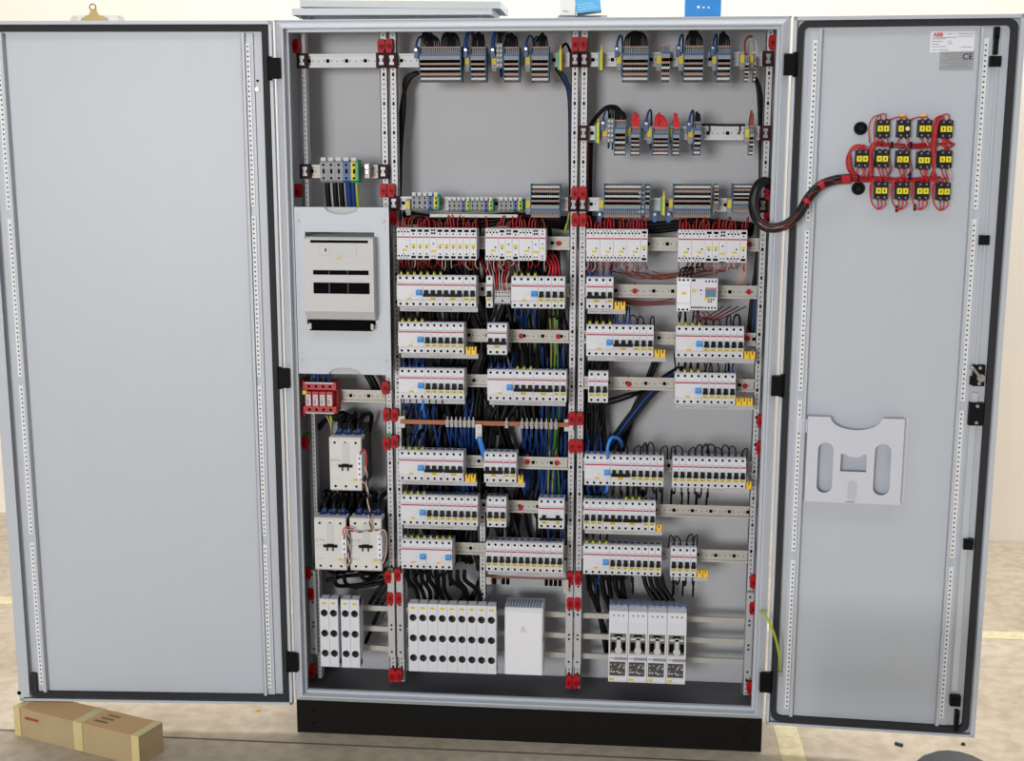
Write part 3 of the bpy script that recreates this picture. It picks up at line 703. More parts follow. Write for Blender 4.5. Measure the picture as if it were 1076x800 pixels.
strip(708.5, 18, 193.5, 228.5, True, 'wide inverted terminal strip, centre of lower right rail', None)
strip(750.8, 2, 193.5, 222, True, 'tiny inverted terminal pair, near centre of lower right rail', None, False)
strip(771, 9, 193.5, 222, True, 'narrow inverted terminal strip, right end of lower right rail', None)
es = [(490.5, 64, 't', 'm'), (519, 64, 't', 'm'), (554.5, 64, 't', 'm'), (650.5, 63, 't', 'r'), (692.3, 63, 't', 'r'), (715.5, 63, 't', 'r'), (751, 63, 't', 'r'), (780, 62, 't', 'r'), (789, 62.5, 't', 'r'),
      (635.5, 139, 's', 'r'), (660, 140, 's', 'r'), (682.5, 140, 's', 'r'), (704.8, 140, 's', 'r'), (725.5, 140.5, 's', 'r'), (785.3, 140.5, 's', 'r'),
      (428.5, 216, 'u', 'm'), (554.8, 215, 'u', 'm'), (632, 215, 'u', 'r'), (705.5, 214.5, 'u', 'r'), (748.8, 215, 'u', 'r'), (767, 215, 'u', 'r')]
cn = {}
for u, v, r_, b_ in es:
    cn[(r_, b_)] = cn.get((r_, b_), 0)+1
    end_stop(u, v, 'yellow-tagged end stop, %s from left on the %s of the %s bay' % (ORD[cn[(r_, b_)]], {'t': 'top terminal rail', 's': 'half-empty rail', 'u': 'lower terminal rail'}[r_], BAY[b_]))
for u, v, l in ((588.5, 62, 'right end of top rail in middle bay'), (631.5, 62, 'left end of top rail in right bay'), (628, 139, 'left end of the half-empty rail'), (697, 215, 'middle of lower rail in right bay')):
    pe_terminal(u, v, 'yellow and green earth terminal at %s' % l)
k = 0
for u, v, l in ((437, 54, 'left of the widest strip, top middle rail'), (489, 54, 'left of second strip, top middle rail'), (517.5, 54, 'left of third strip, top middle rail'), (552.5, 53, 'left of fourth strip, top middle rail'),
                (648, 53, 'left of widest strip, top right rail'), (713, 52, 'left of nine-way strip, top right rail'), (749, 52, 'left of six-way strip, top right rail'),
                (633.5, 131, 'left end of half-empty rail'), (679, 131.5, 'left of seven-way strip, half-empty rail'), (724, 132, 'left of black plug, half-empty rail'),
                (630, 227, 'under left end, lower right rail'), (688, 227, 'beside tiny pair, lower right rail'), (702.5, 227, 'left of centre strip, lower right rail')):
    blue_plug(u, v, 'blue neutral plug with steel screw, ' + l)
    if k < 10:
        p = P(u, v, .055); big = k in (1, 2); up = .052 if big else .038; s = -1 if k == 0 else 1
        wire([(p.x, p.y, p.z+.008), (p.x+.003, p.y+.004, p.z+up*.7), (p.x+.009, p.y+.02, p.z+up), (p.x+.014, p.y+.07, p.z+up*.7), (p.x+.014, p.y+.09, p.z-.06)], .0052 if big else .0028, W_BLU, 'blue wire rising from the plug ' + l, None, 'wire', 'wire', 8)
    k += 1
# loose steel feed-through terminals beside strips
for u, v, l in ((525, 58, 'beside third strip on top middle rail'), (641.5, 137, 'near left end of half-empty rail'), (673.8, 212, 'beside wide strip on lower right rail')):
    p = P(u, v, .06); t = thing('jumper_terminal', 'pale clustered jumper terminal ' + l, 'terminal', (p.x, RY, p.z), 'pale jumper terminals')
    O('body', MB().box(-.008, .008, -.040, -.004, -.032, .030).mesh('body', mat('jumper_body', '#6f7377', .5)), t); mb = MB()
    for i in range(2):
        for j in range(5): mb.cyl((-.004+i*.008, -.040, -.025+j*.012), (0, -1, 0), .0032, .004, 7)
    o = O('screws', mb.mesh('s', M_TBW), t); o['kind'] = 'stuff'
    for j in range(0 if v > 200 else 3):
        x = p.x-.005+j*.005
        wire([(x, RY-.03, p.z+.03), (x, RY-.034, p.z+.045), (x+.006, RY-.02, p.z+.062), (x+.01, RY+.03, p.z+.05), (x+.01, RY+.04, p.z-.05)], .002, W_BLK, 'black wire feeding the pale jumper terminal ' + l, 'black wires of jumper terminal ' + l)
# big feed-through terminals
def feed(u, v0, v1, wpx, kinds, desc, grp, y=.05):
    p = P(u, v0, y); q = P(u, v1, y); h = p.z-q.z; x = p.x
    wd = P(u+wpx, v0, y).x-x; c = {}
    NM = {'g': 'grey', 'b': 'blue', 'y': 'yellow and green'}; MT = {'g': M_TBG, 'b': M_TBB, 'y': M_TBGR}
    for kd in kinds:
        c[kd] = c.get(kd, 0)+1
        t = thing('feed_terminal', ('%s %s feed terminal from left, %s' % (ORD[c[kd]], NM[kd], desc)) if kd == 'g' else '%s feed terminal, %s' % (NM[kd], desc), 'terminal', (x, RY, q.z), grp)
        dy = RY-y
        body = MB().prism([(-.004, 0), (-dy+.006, 0), (-dy, .006), (-dy, h-.006), (-dy+.008, h), (-.004, h)], .0002, wd-.0002)
        O('body', body.mesh('body', MT[kd]), t)
        if kd == 'y': O('yellow_face', MB().box(wd*.05, wd*.6, -dy-.0015, -dy, h*.12, h*.92).mesh('yf', M_YEL), t)
        mb = MB()
        for f in (.2, .78): mb.disc(wd*.45, -dy-(.0015 if kd == 'y' else 0), h*f, wd*.17)
        mb.box(wd*.35, wd*.6, -dy-.002, -dy, h*.40, h*.60)
        o = O('screws', mb.mesh('screws', M_HOLE), t); o['kind'] = 'stuff'
        O('marker_tag', MB().box(wd*.1, wd*.75, -dy+.001, -dy+.009, h-.003, h+.006).mesh('mk', M_TBW), t)
        x += wd
    return p, q, wd
g5 = 'big feed terminals of the left bay'
feed(336, 168, 192, 8.0, 'gggby', 'in the group of five, left bay', g5)
feed(432.3, 204.5, 221.5, 5.75, 'gggby', 'leftmost large group, lower middle rail', 'large feed terminals, lower middle rail', .055)
feed(470.5, 209.5, 223, 4.75, 'gggby', 'first small group, lower middle rail', 'small feed terminals, lower middle rail', .055)
feed(494.5, 209.5, 223, 4.75, 'gggby', 'second small group, lower middle rail', 'small feed terminals, lower middle rail', .055)
feed(524.5, 209.5, 223, 4.95, 'gggby', 'third small group, lower middle rail', 'small feed terminals, lower middle rail', .055)
p, q = P(452, 226.5, .06), P(544, 227.5, .06)
tag(O('cable_bar', MB().box(p.x, q.x, .056, .066, p.z-.004, p.z+.004).mesh('bar', M_ZINC)), 'narrow zinc cable bar below the small feed terminals', 'bar')
p = P(386, 180, .07); t = thing('earth_clamp', 'steel screw clamp right of the five big terminals', 'clamp', (p.x, RY, p.z))
O('body', MB().box(-.006, .006, -.03, 0, -.018, .020).mesh('b', M_ZINC), t); O('screw', MB().cyl((0, -.03, .012), (0, -1, 0), .005, .006, 8).cyl((0, -.03, -.002), (0, -1, 0), .004, .004, 8).mesh('s', M_CHROME), t)
for i, (u, mt, nm, r) in enumerate(((344, W_BLK, 'black', .0075), (352, W_BLK, 'black', .0075), (358.5, W_BLK, 'black', .0075), (366, W_BLU, 'blue', .0085), (371, W_BLU, 'blue', .0075), (374.5, W_GY, 'yellow and green', .004))):
    p = P(u, 193, .075); wire([(p.x, p.y, p.z+.01), (p.x, p.y+.005, p.z-.03), (p.x+.002, p.y+.015, p.z-.09)], r, mt, '%s cable dropping from the five big terminals, %s from left' % (nm, ORD[i+1]), 'cables under the five big terminals', 'cable', 'cable', 8)

# ------------------------------------------------------------------ left bay: cover plate, surge arrester, contactors
a, b = P(309, 217.5, .022), P(411.5, 392.5, .022)
x0, x1, zt, zb = a.x, P(408.5, 218, .022).x, a.z, P(340, 393, .022).z
t = thing('cover_plate', 'grey blanking plate with cut-out around the main switch', 'cover', ((x0+x1)/2, .022, zb))
cx = (x0+x1)/2; W2 = (x1-x0)/2; H = zt-zb
def arc(sgn, z):
    return [(.044*math.cos(math.pi*i/10), z+sgn*.018*math.sin(math.pi*i/10)) for i in range(11)]
op = (P(320.5, 244, .022).x-cx, P(395, 341, .022).x-cx, P(358, 341, .022).z-zb, P(358, 244, .022).z-zb)
o1 = [(-W2, 0)]+[(-x, z) for x, z in arc(1, 0)]+[(W2, 0), (W2, H)]+[(x, z) for x, z in arc(-1, H)]+[(-W2, H)]
mb = MB(); sheet(mb, [o1, rect(*op)], .003, 0); O('plate', mb.mesh('plate', M_PAINT), t)
mb = MB()
for sg, zz in ((1, 0), (-1, H)):
    mb.tube([(x, -.0015, z) for x, z in arc(sg, zz)], .0016, 6)
mb.box(-W2, W2, -.0022, -.001, H-.045, H-.0435); mb.box(-W2, W2, -.0022, -.001, .0435, .045)
O('pressed_line', mb.mesh('lip', M_PAINT), t)
O('finger_pan', MB().box(-.05, .05, .004, .006, H-.021, H+.0).box(-.05, .05, .004, .006, 0, .021).mesh('pan', M_BACK), t)
mb = MB()
for sx in (-1, 1):
    for zz in (H-.018, H-.055, .020, .055): mb.box(sx*(W2-.010)-.0012, sx*(W2-.010)+.0012, -.002, -.001, zz-.004, zz+.004)
    for zz in (H-.036, .037): mb.cyl((sx*(W2-.012), -.001, zz), (0, -1, 0), .005, .0015, 10)
o = O('fasteners', mb.mesh('fast', M_GREYP), t); o['kind'] = 'stuff'
# main switch standing in the cut-out
sx0, sx1 = P(319.5, 260, -.01).x, P(392.5, 260, -.01).x; sz0, sz1 = P(357, 336, -.01).z, P(357, 249.5, -.01).z
M_SW = mat('switch_grey', '#c3c3c6', .45)
t = thing('main_switch', 'large grey main switch with dark slots in the blanking plate', 'switch', ((sx0+sx1)/2, .0, sz0))
W2 = (sx1-sx0)/2; H = sz1-sz0; FY = -.016
O('body', MB().prism([(.10, -.006), (.02, -.006), (FY+.012, 0), (FY, .022), (FY, H-.004), (FY+.004, H), (.10, H)], -W2, W2).mesh('body', M_SW), t)
mb = MB()
for fx0, fx1, f0, f1 in ((.10, .93, .033, .065), (.13, .93, .395, .45), (.13, .94, .545, .68)):
    mb.box(-W2+2*W2*fx0, -W2+2*W2*fx1, FY-.0006, FY, H-H*f1, H-H*f0)
mb.mi = 1
for f in (.36, .63):
    for f0, f1 in ((.40, .45), (.55, .68)): mb.box(-W2+2*W2*f-.0015, -W2+2*W2*f+.0015, FY-.0012, FY, H-H*f1, H-H*f0)
O('slots', mb.mesh('slots', M_HOLE, mat('slot_rib', '#3b3a3c', .6)), t)
mb = MB().box(-W2+2*W2*.22, -W2+2*W2*.76, FY-.001, FY, H-H*.22, H-H*.10); mb.mi = 1
mb.box(-W2+2*W2*.24, -W2+2*W2*.36, FY-.0016, FY-.001, H-H*.205, H-H*.115); mb.mi = 2; mb.box(-W2+2*W2*.31, -W2+2*W2*.33, FY-.002, FY-.0016, H-H*.17, H-H*.13)
O('window', mb.mesh('window', mat('window_grey', '#aeb0b3', .35), M_SW, M_HOLE), t)
O('label_tag', MB().box(-.006, .006, FY-.001, FY, H-H*.265, H-H*.24).mesh('tag', M_YEL), t)
O('lower_shroud', MB().box(-W2+.005, W2-.012, .004, .09, -.032, -.004).mesh('shroud', M_HOLE), t)
for xx in (-W2+.008, W2-.010): O('shroud_screw', MB().box(-.003, .003, .0, .005, -.028, -.012).mesh('ss', M_ZINC), t, (xx, 0, 0))
# surge arrester
a, b = P(320, 402, .035), P(350.5, 435.5, .035); wd = b.x-a.x; h = a.z-b.z
t = thing('surge_arrester', 'red surge arrester with four white cartridges', 'arrester', (a.x, RY, b.z)); dy = RY-.035
M_SPD = mat('arrester_red', '#b3141d', .45)
O('base', MB().prism([(0, 0), (-dy+.008, 0), (-dy+.008, h*.22), (-dy+.03, h*.25), (-dy+.03, h*.72), (-dy+.008, h*.75), (-dy+.008, h), (0, h)], -.008, wd+.006).box(-.018, -.006, -dy+.015, 0, h*.82, h*1.06).box(-.018, -.006, -dy+.015, 0, -.012, h*.2).mesh('base', M_SPD), t)
O('marker_rail', MB().box(0, wd, -dy+.004, -dy+.010, h-.004, h).box(0, wd, -dy+.004, -dy+.010, 0, .003).mesh('mr', M_TBW), t)
mb = MB()
for i in range(4):
    for zz in (h*.86, h*.12): mb.disc(wd*(i+.5)/4, -dy+.008, zz, .004)
o = O('screws', mb.mesh('screws', M_HOLE), t); o['kind'] = 'stuff'
for i in range(4):
    c = O('cartridge', MB().box(wd*(i+.08)/4, wd*(i+.92)/4, -dy-.004, -dy+.035, h*.25, h*.72).mesh('cart', M_SPD), t)
    mb = MB().box(wd*(i+.2)/4, wd*(i+.88)/4, -dy-.005, -dy-.004, h*.28, h*.62); mb.mi = 1; mb.box(wd*(i+.3)/4, wd*(i+.8)/4, -dy-.0055, -dy-.005, h*.53, h*.56); mb.box(wd*(i+.3)/4, wd*(i+.6)/4, -dy-.0055, -dy-.005, h*.32, h*.48)
    O('face_label', mb.mesh('fl', M_TBW, M_PRT), c)
O('label_tag', MB().box(-.005, .006, -dy-.006, -dy+.002, h*.63, h*.75).mesh('tag', M_YEL), t)
for i in range(4):
    p = P(328+i*6.2, 401, .06); wire([(p.x, p.y, p.z-.005), (p.x, p.y+.002, p.z+.022), (p.x+.004, p.y+.03, p.z+.03)], .0042, W_BLU, 'short blue cable above the red surge arrester, %s from left' % ORD[i+1], 'blue cables over the arrester', 'cable', 'cable', 8)
p = P(343, 437, .06); wire([p, (p.x+.006, p.y+.01, p.z-.02), (p.x+.004, p.y+.05, p.z-.06)], .002, W_PNK, 'thin pale wire under the red surge arrester', None)
p = P(347, 437, .06); wire([p, (p.x+.002, p.y+.005, p.z-.016), (p.x-.01, p.y+.05, p.z-.05)], .0035, W_GY, 'yellow and green wire under the red surge arrester', None)
# contactors
M_CON = mat('contactor_face', '#d5d4d2', .45, 0, .02, 20)
def contactor(u0, u1, v0, v1, label):
    Y = .035; a, b = P(u0, v0, Y), P(u1, v1, Y); wd = b.x-a.x; h = a.z-P(u0, v1, Y).z
    t = thing('contactor', label, 'contactor', (a.x, Y, a.z-h), 'contactors of the left bay')
    O('body', MB().box(.001, wd-.001, .012, .12, .004, h-.004).box(.006, wd-.006, .06, .165, -.004, h+.006).mesh('body', mat('contactor_body', '#3a3a3e', .5)), t)
    O('front', MB().prism([(.014, 0), (.004, 0), (0, .004), (0, h-.004), (.004, h), (.05, h), (.05, h-.008), (.014, h-.01)], 0, wd).mesh('front', M_CON), t)
    mb = MB()
    for zz in (h*.90, h*.085):
        for i in range(3): mb.disc(wd*(.17+.33*i), 0, zz, .0036, 8)
    o = O('screws', mb.mesh('screws', M_HOLE), t); o['kind'] = 'stuff'
    O('slider', MB().box(wd*.28, wd*.72, -.004, 0, h*.445, h*.495).box(wd*.38, wd*.42, -.003, 0, h*.38, h*.45).box(wd*.56, wd*.60, -.003, 0, h*.38, h*.45).box(wd*.40, wd*.60, -.004, 0, h*.49, h*.51).mesh('slider', M_TOG), t)
    O('raised_panel', MB().box(wd*.40, wd*.62, -.0012, 0, h*.52, h*.90).mesh('rp', mat('contactor_panel', '#c9c9c6', .45)), t)
    mb = MB(); text(mb, 'E·T·N', wd*.05, h*.55, -.0004, .0105, 'LEFT', 0); mb.box(wd*.05, wd*.3, -.0004, 0, h*.225, h*.23); mb.box(wd*.05, wd*.25, -.0004, 0, h*.48, h*.484)
    O('printed_name', mb.mesh('pn', M_PRT), t)
    O('auxiliary_block', MB().box(wd*.87, wd*1.02, -.003, .05, h*.24, h*.70).mesh('aux', M_WHITE2), t); mb = MB()
    for f in (.32, .42, .52, .62): mb.disc(wd*.945, -.003, h*f, .0026, 7)
    o = O('auxiliary_screws', mb.mesh('as', M_HOLE), t); o['kind'] = 'stuff'
    O('label_tag', MB().box(wd*.73, wd*.86, -.0008, 0, h*.195, h*.235).mesh('tag', M_YEL), t)
    for i in range(3):
        l_ = O('cable_lug', MB().cyl((wd*(.2+.30*i), .055, h-.002), (0, 0, 1), .0085, .016, 10, .007).box(wd*(.08+.30*i), wd*(.32+.30*i), .03, .075, h-.006, h+.001).mesh('lug', mat('lug_blue', '#26407f', .4)), t)
        x = a.x+wd*(.2+.30*i)
        wire([(x, Y+.055, a.z+.012), (x, Y+.06, a.z+.028), (x+.01, Y+.09, a.z+.045), (x+.02*(i-1), Y+.14, a.z+.03), (x, Y+.15, a.z-.05)], .0068, W_BLK, '%s black cable from left on top of the %s' % (ORD[i+1], label.split(',')[0]), 'black cables on contactor tops', 'cable', 'cable', 8)
        wire([(x, Y+.07, a.z-h-.0), (x, Y+.08, a.z-h-.025), (x+.012, Y+.12, a.z-h-.05+.008*i), (x+.03, Y+.15, a.z-h-.05)], .0062, W_BLK, '%s black cable from left below the %s' % (ORD[i+1], label.split(',')[0]), 'black cables under contactors', 'cable', 'cable', 8)
    return a, wd, h
c1 = contactor(345.8, 380.2, 459.5, 515.5, 'upper lone contactor, white front, left bay')
c2 = contactor(330, 364.3, 544, 599, 'lower left contactor, white front, of the side-by-side pair')
c3 = contactor(367.3, 401.3, 544.5, 599.8, 'lower right contactor, white front, of the side-by-side pair')
def twist(pts, r, col2, label):
    base = smooth_path(pts, 8); t = thing('twisted_lead', label, 'wire', (0, 0, 0))
    for ph, mt, nm in ((0, W_BLK, 'black_strand'), (math.pi, col2, 'colour_strand')):
        q = []
        for i, p in enumerate(base): q.append(p+Vector((math.cos(i*1.1+ph)*r*.9, math.sin(i*1.1+ph)*r*.9, 0)))
        O(nm, MB().tube(q, r, 6).mesh('strand', mt), t)
twist([P(384.5, 490, .03), P(386, 515, .025), P(388, 540, .022), P(390, 557, .02)], .0019, W_PNK, 'black and pale twisted lead from upper contactor to the lower pair')
twist([P(364, 556, .02), P(375, 559, .018), P(390, 558, .018), P(398, 557, .02)], .0019, W_PNK, 'black and pale twisted lead across the lower contactor pair')
twist([P(365, 557, .02), P(367, 575, .022), P(366, 594, .025)], .0019, W_PNK, 'black and pale twisted lead hanging between the lower contactors')
for pts, mt, l in (([P(378, 478, .028), P(380, 473, .02), P(384, 474, .02), P(385.5, 482, .025), P(385, 492, .03)], W_RED, 'red wire looping at the upper contactor'),
                   ([P(378, 504, .028), P(382, 507, .02), P(385, 511, .024), P(385.5, 518, .025)], W_PNK, 'pale wire leaving the bottom of the upper contactor'),
                   ([P(362, 566, .028), P(360.5, 558, .02), P(364, 554, .02), P(372, 556, .02)], W_RED, 'red wire looping at the lower left contactor'),
                   ([P(362, 585, .028), P(362, 592, .02), P(366, 594, .02), P(368, 588, .022)], W_PNK, 'pale wire below the lower left contactor'),
                   ([P(399, 563, .028), P(402, 557, .02), P(406, 562, .02), P(406, 580, .022), P(402, 592, .022), P(398, 588, .028)], W_PNK, 'pale wire looping right of the lower right contactor')):
    wire(pts, .0017, mt, l, None, k=6)

# ------------------------------------------------------------------ copper bars and clamps
p, q = P(420.5, 444, .085), P(597.5, 446, .085); zc = (p.z+q.z)/2
t = thing('copper_busbar', 'bare copper busbar across the middle bay', 'busbar', ((p.x+q.x)/2, .085, zc)); L = (q.x-p.x)/2
O('bar', MB().box(-L, L, 0, .006, -.006, .006).mesh('bar', M_CU), t)
for s in (-1, 1): O('holder', MB().box(s*L-.012, s*L+.012, .004, .02, -.018, .014).mesh('holder', M_ZINCB), t)
M_CLAMP = mat('clamp_steel', '#8f9092', .4, .5)
CM = MB().box(-.0042, .0042, -.006, .010, -.011, .009).box(-.0016, .0016, -.003, .003, .009, .017).cyl((0, -.006, -.002), (0, -1, 0), .0032, .002, 8).mesh('wire_clamp', M_CLAMP)
us = [470+i*4.55 for i in range(7)]+[532.2]+[548.5+i*5.1 for i in range(8)]
for i, u in enumerate(us):
    pp = P(u, 445, .08); c = tag(O('wire_clamp', CM, None, (pp.x, .085, zc)), 'steel wire clamp, %s from left on the copper busbar' % ORD[i+1], 'clamp', 'steel clamps on the copper busbar')
    if i == 7: continue
    for j in range(2):
        mt = W_BLU if rnd.random() < .8 else (W_GRN if i > 12 else W_BLU); dx = rnd.uniform(-.02, .012); zl = rnd.uniform(.07, .16)
        wire([(pp.x, .082, zc-.009), (pp.x+dx*.2, .083+.004*j, zc-.03), (pp.x+dx*.6+.003*j, .105+.01*j, zc-.065), (pp.x+dx, .145, zc-.11), (pp.x+dx, .16, zc-.12-zl)], .0030,
             mt, '%s wire hanging from the %s clamp of the copper busbar' % ('blue' if mt is W_BLU else 'green', ORD[i+1]), 'wires hanging from clamp %d' % (i+1))
pp = P(503, 453, .075); t = thing('cable_lug', 'large steel lug clamped to the copper busbar', 'lug', (pp.x, .08, pp.z))
O('body', MB().box(-.0085, .0085, -.006, .004, -.022, .018).mesh('b', M_CHROME), t); O('screw', MB().cyl((0, -.006, .008), (0, -1, 0), .005, .003, 8).cyl((0, -.006, -.01), (0, -1, 0), .005, .003, 8).mesh('s', M_ZINC), t)
wire([(pp.x, .078, pp.z-.015), P(505, 465, .078), P(508, 476, .085), P(511, 486, .11), P(512, 500, .14)], .0078, W_LBL, 'thick light blue cable bolted to the copper busbar', None, 'cable', 'cable', 10)
# small neutral bar under the lowest middle row
p, q = P(512, 609.5, .07), P(597, 612, .07); zc2 = p.z
t = thing('neutral_bar', 'thin copper neutral bar with dark terminals below the lowest middle row', 'busbar', (p.x, .07, zc2)); L = q.x-p.x
O('bar', MB().box(0, L, .0, .004, .006, .010).mesh('bar', M_CU), t)
for x in (.004, L-.006): O('bracket', MB().box(x-.007, x+.007, -.004, .006, -.030 if x > .1 else -.012, .008).cyl((x, -.004, -.003), (0, -1, 0), .005, .002, 8).mesh('br', M_ZINC), t)
for i in range(4):
    O('terminal', MB().box(-.0045, .0045, -.006, .006, -.010, .006).mesh('nt', M_TBG if i == 1 else M_HOLE), t, (.020+i*.0125, 0, 0)); O('terminal', MB().box(-.0045, .0045, -.006, .006, -.010, .006).mesh('nt', M_HOLE), t, (L-.060+i*.0125, 0, 0))
# three long busbars at the bottom
for i, (v, lab) in enumerate(((652.5, 'uppermost'), (674.5, 'middle'), (695.5, 'lowest'))):
    z = P(770, v, .115).z
    tag(O('flat_busbar', MB().box(-.62, .62, .115, .125, z-.0075, z+.0075).mesh('fb', mat('tinned_bar', '#b9b7b2', .4, .3))), '%s of the three tinned busbars at cabinet bottom' % lab, 'busbar', 'tinned busbars at the bottom')
M_FB = mat('fuse_base_white', '#d9dbe3', .4)
def fuse_base(x, zt, zb, wd, label, group):
    h = zt-zb; Y = .035; t = thing('fuse_holder', label, 'fuse holder', (x, Y, zb), group); hs = [h*.795, h*.495, h*.20]; r = .0104
    mb = MB(); sheet(mb, [rect(.0003, wd-.0003, 0, h)]+[circ(wd*.5, z, r) for z in hs], .012, .006)
    mb.box(.0003, wd-.0003, .012, .035, h*.88, h); mb.box(.0003, wd-.0003, .012, .035, 0, h*.08); mb.box(.0003, .002, .012, .035, 0, h); mb.box(wd-.002, wd-.0003, .012, .035, 0, h)
    mb.box(wd*.2, wd*.8, .034, .08, h*.1, h*.88)
    O('body', mb.mesh('body', M_FB), t)
    for z in hs:
        s = O('fuse_socket', MB().cyl((wd*.5, .030, z), (0, -1, 0), r, .002, 14, None, False).mesh('socket', mat('socket_dark', '#3a2c2c', .5)), t)
        rg = MB(); n = 14; i0 = len(rg.v)
        for y in (.001, .03):
            for k in range(n): rg.v.append((wd*.5+r*math.cos(2*math.pi*k/n), y, z+r*math.sin(2*math.pi*k/n)))
        for k in range(n): rg.face([i0+k, i0+(k+1) % n, i0+n+(k+1) % n, i0+n+k], True)
        O('socket_ring', rg.mesh('ring', mat('socket_ring', '#a5a2a2', .35, .2)), s)
    O('label_tag', MB().box(wd*.27, wd*.73, -.0006, 0, h*.925, h*.955).mesh('tag', M_YEL), t)
zt, zb = P(430, 634.5, .035).z, P(430, 705.3, .035).z; x = P(429, 660, .035).x; wd = (P(521.5, 662, .035).x-x)/9
for i in range(9): fuse_base(x+i*wd, zt, zb, wd, 'white three-hole fuse holder, %s from left of nine in middle bay' % ORD[i+1], 'fuse bases of the middle bay')
for k, u in enumerate((336.3, 358.4)):
    xx = P(u, 660, .035).x; zt, zb = P(345, 629.8, .035).z, P(345, 700.8, .035).z
    for i in range(2): fuse_base(xx+i*wd*.955, zt, zb, wd*.95, 'white three-hole fuse holder, %s from left of four in left bay' % ORD[k*2+i+1], 'fuse bases of the left bay')
a, b = P(530.5, 639, .03), P(570.5, 710.5, .03); wd2 = P(570.5, 641, .03).x-a.x; h = a.z-P(530.5, 709.5, .03).z
t = thing('terminal_cover_box', 'plain white busbar connection box with warning triangle', 'box', (a.x, .03, a.z-h))
O('body', MB().prism([(.004, .001), (0, .004), (0, h-.006), (.006, h), (.085, h), (.085, 0)], 0, wd2).mesh('body', M_FB), t)
O('front_lid', MB().box(.003, wd2-.003, -.003, 0, .004, h-.010).mesh('lid', M_WHITE2), t)
mb = MB()
for i in range(12): mb.box(.004+i*(wd2-.008)/12, .004+(i+.55)*(wd2-.008)/12, .012, .07, h-.0005, h+.0004)
o = O('top_vents', mb.mesh('vents', mat('vent_blue', '#7587a8', .5)), t); o['kind'] = 'stuff'
O('latch', MB().box(wd2, wd2+.002, .004, .010, h*.52, h*.60).mesh('latch', M_TOG), t)
mb = MB(); c_ = wd2*.49; zc_ = h*.71; i0 = len(mb.v)
sheet(mb, [[(c_-.008, zc_-.006), (c_+.008, zc_-.006), (c_, zc_+.008)], [(c_-.0062, zc_-.005), (c_+.0062, zc_-.005), (c_, zc_+.006)]], .0004, -.0032)
mb.box(c_-.0008, c_+.0008, -.0034, -.003, zc_-.003, zc_+.003); mb.box(c_-.008, c_+.008, -.0034, -.003, zc_-.010, zc_-.0092)
O('warning_mark', mb.mesh('warn', M_PRT), t)
# fuse switch disconnectors
a = P(640, 643, .02); wd = (P(722, 645, .02).x-a.x)/4; h = a.z-P(640, 717.5, .02).z
for i in range(4):
    t = thing('fuse_switch', 'tall grey fuse switch with clear windows, %s from left of four' % ORD[i+1], 'fuse switch', (a.x+i*wd, .02, a.z-h), 'fuse switches of the right bay')
    O('body', MB().prism([(.01, 0), (.002, .002), (0, .008), (0, h-.030), (.006, h-.022), (.006, h), (.03, h+.004), (.09, h+.004), (.09, 0)], .0006, wd-.0006).mesh('body', M_FB), t)
    O('window', MB().box(wd*.08, wd*.90, -.0015, 0, h*.40, h*.70).mesh('win', mat('window_smoke', '#6d6863', .25)), t)
    mb = MB(); mb.box(wd*.42, wd*.62, -.0022, -.0015, h*.42, h*.68); mb.box(wd*.14, wd*.86, -.0022, -.0015, h*.615, h*.645); mb.cyl((wd*.52, -.0015, h*.47), (0, -1, 0), .010, .002, 12); mb.box(wd*.10, wd*.90, -.0022, -.0015, h*.40, h*.425)
    mb.mi = 1; mb.box(wd*.14, wd*.36, -.0022, -.0015, h*.46, h*.58); mb.box(wd*.68, wd*.88, -.0022, -.0015, h*.46, h*.58); mb.box(wd*.3, wd*.7, -.0024, -.0022, h*.66, h*.69)
    o = O('window_fittings', mb.mesh('fit', M_TBW, M_HOLE), t); o['kind'] = 'stuff'
    O('handle_slot', MB().box(wd*.32, wd*.97, -.004, 0, h*.335, h*.365).box(wd*.06, wd*.34, -.002, 0, h*.347, h*.356).mesh('hs', mat('slot_grey', '#8c8c90', .45)), t)
    O('lower_window', MB().box(wd*.07, wd*.88, -.0015, 0, h*.105, h*.30).mesh('lw', mat('window_dark', '#4a4644', .25)), t)
    mb = MB(); r3 = random.Random(5)
    for k in range(16):
        x0 = wd*(.10+.70*r3.random()); z0 = h*(.12+.15*r3.random()); mb.mi = k % 2
        mb.box(x0, x0+wd*.10, -.0026, -.0015, z0, z0+h*.018)
    o = O('lower_fittings', mb.mesh('lf', M_TBW, M_TBG), t); o['kind'] = 'stuff'
    O('label_tag', MB().box(wd*.07, wd*.30, -.001, 0, h*.035, h*.07).mesh('tag', M_YEL), t)
    mb = MB()
    for k in range(3): mb.box(wd*(.06+.31*k), wd*(.32+.31*k), .032, .075, h+.003, h+.009)
    O('terminal_shroud', mb.mesh('sh', mat('shroud_blue', '#8494b4', .5)), t)
    mb = MB()
    for k in range(3): mb.disc(wd*(.25+.25*k), .006, h-.012, .0022, 7)
    o = O('top_contacts', mb.mesh('tc', M_HOLE), t); o['kind'] = 'stuff'

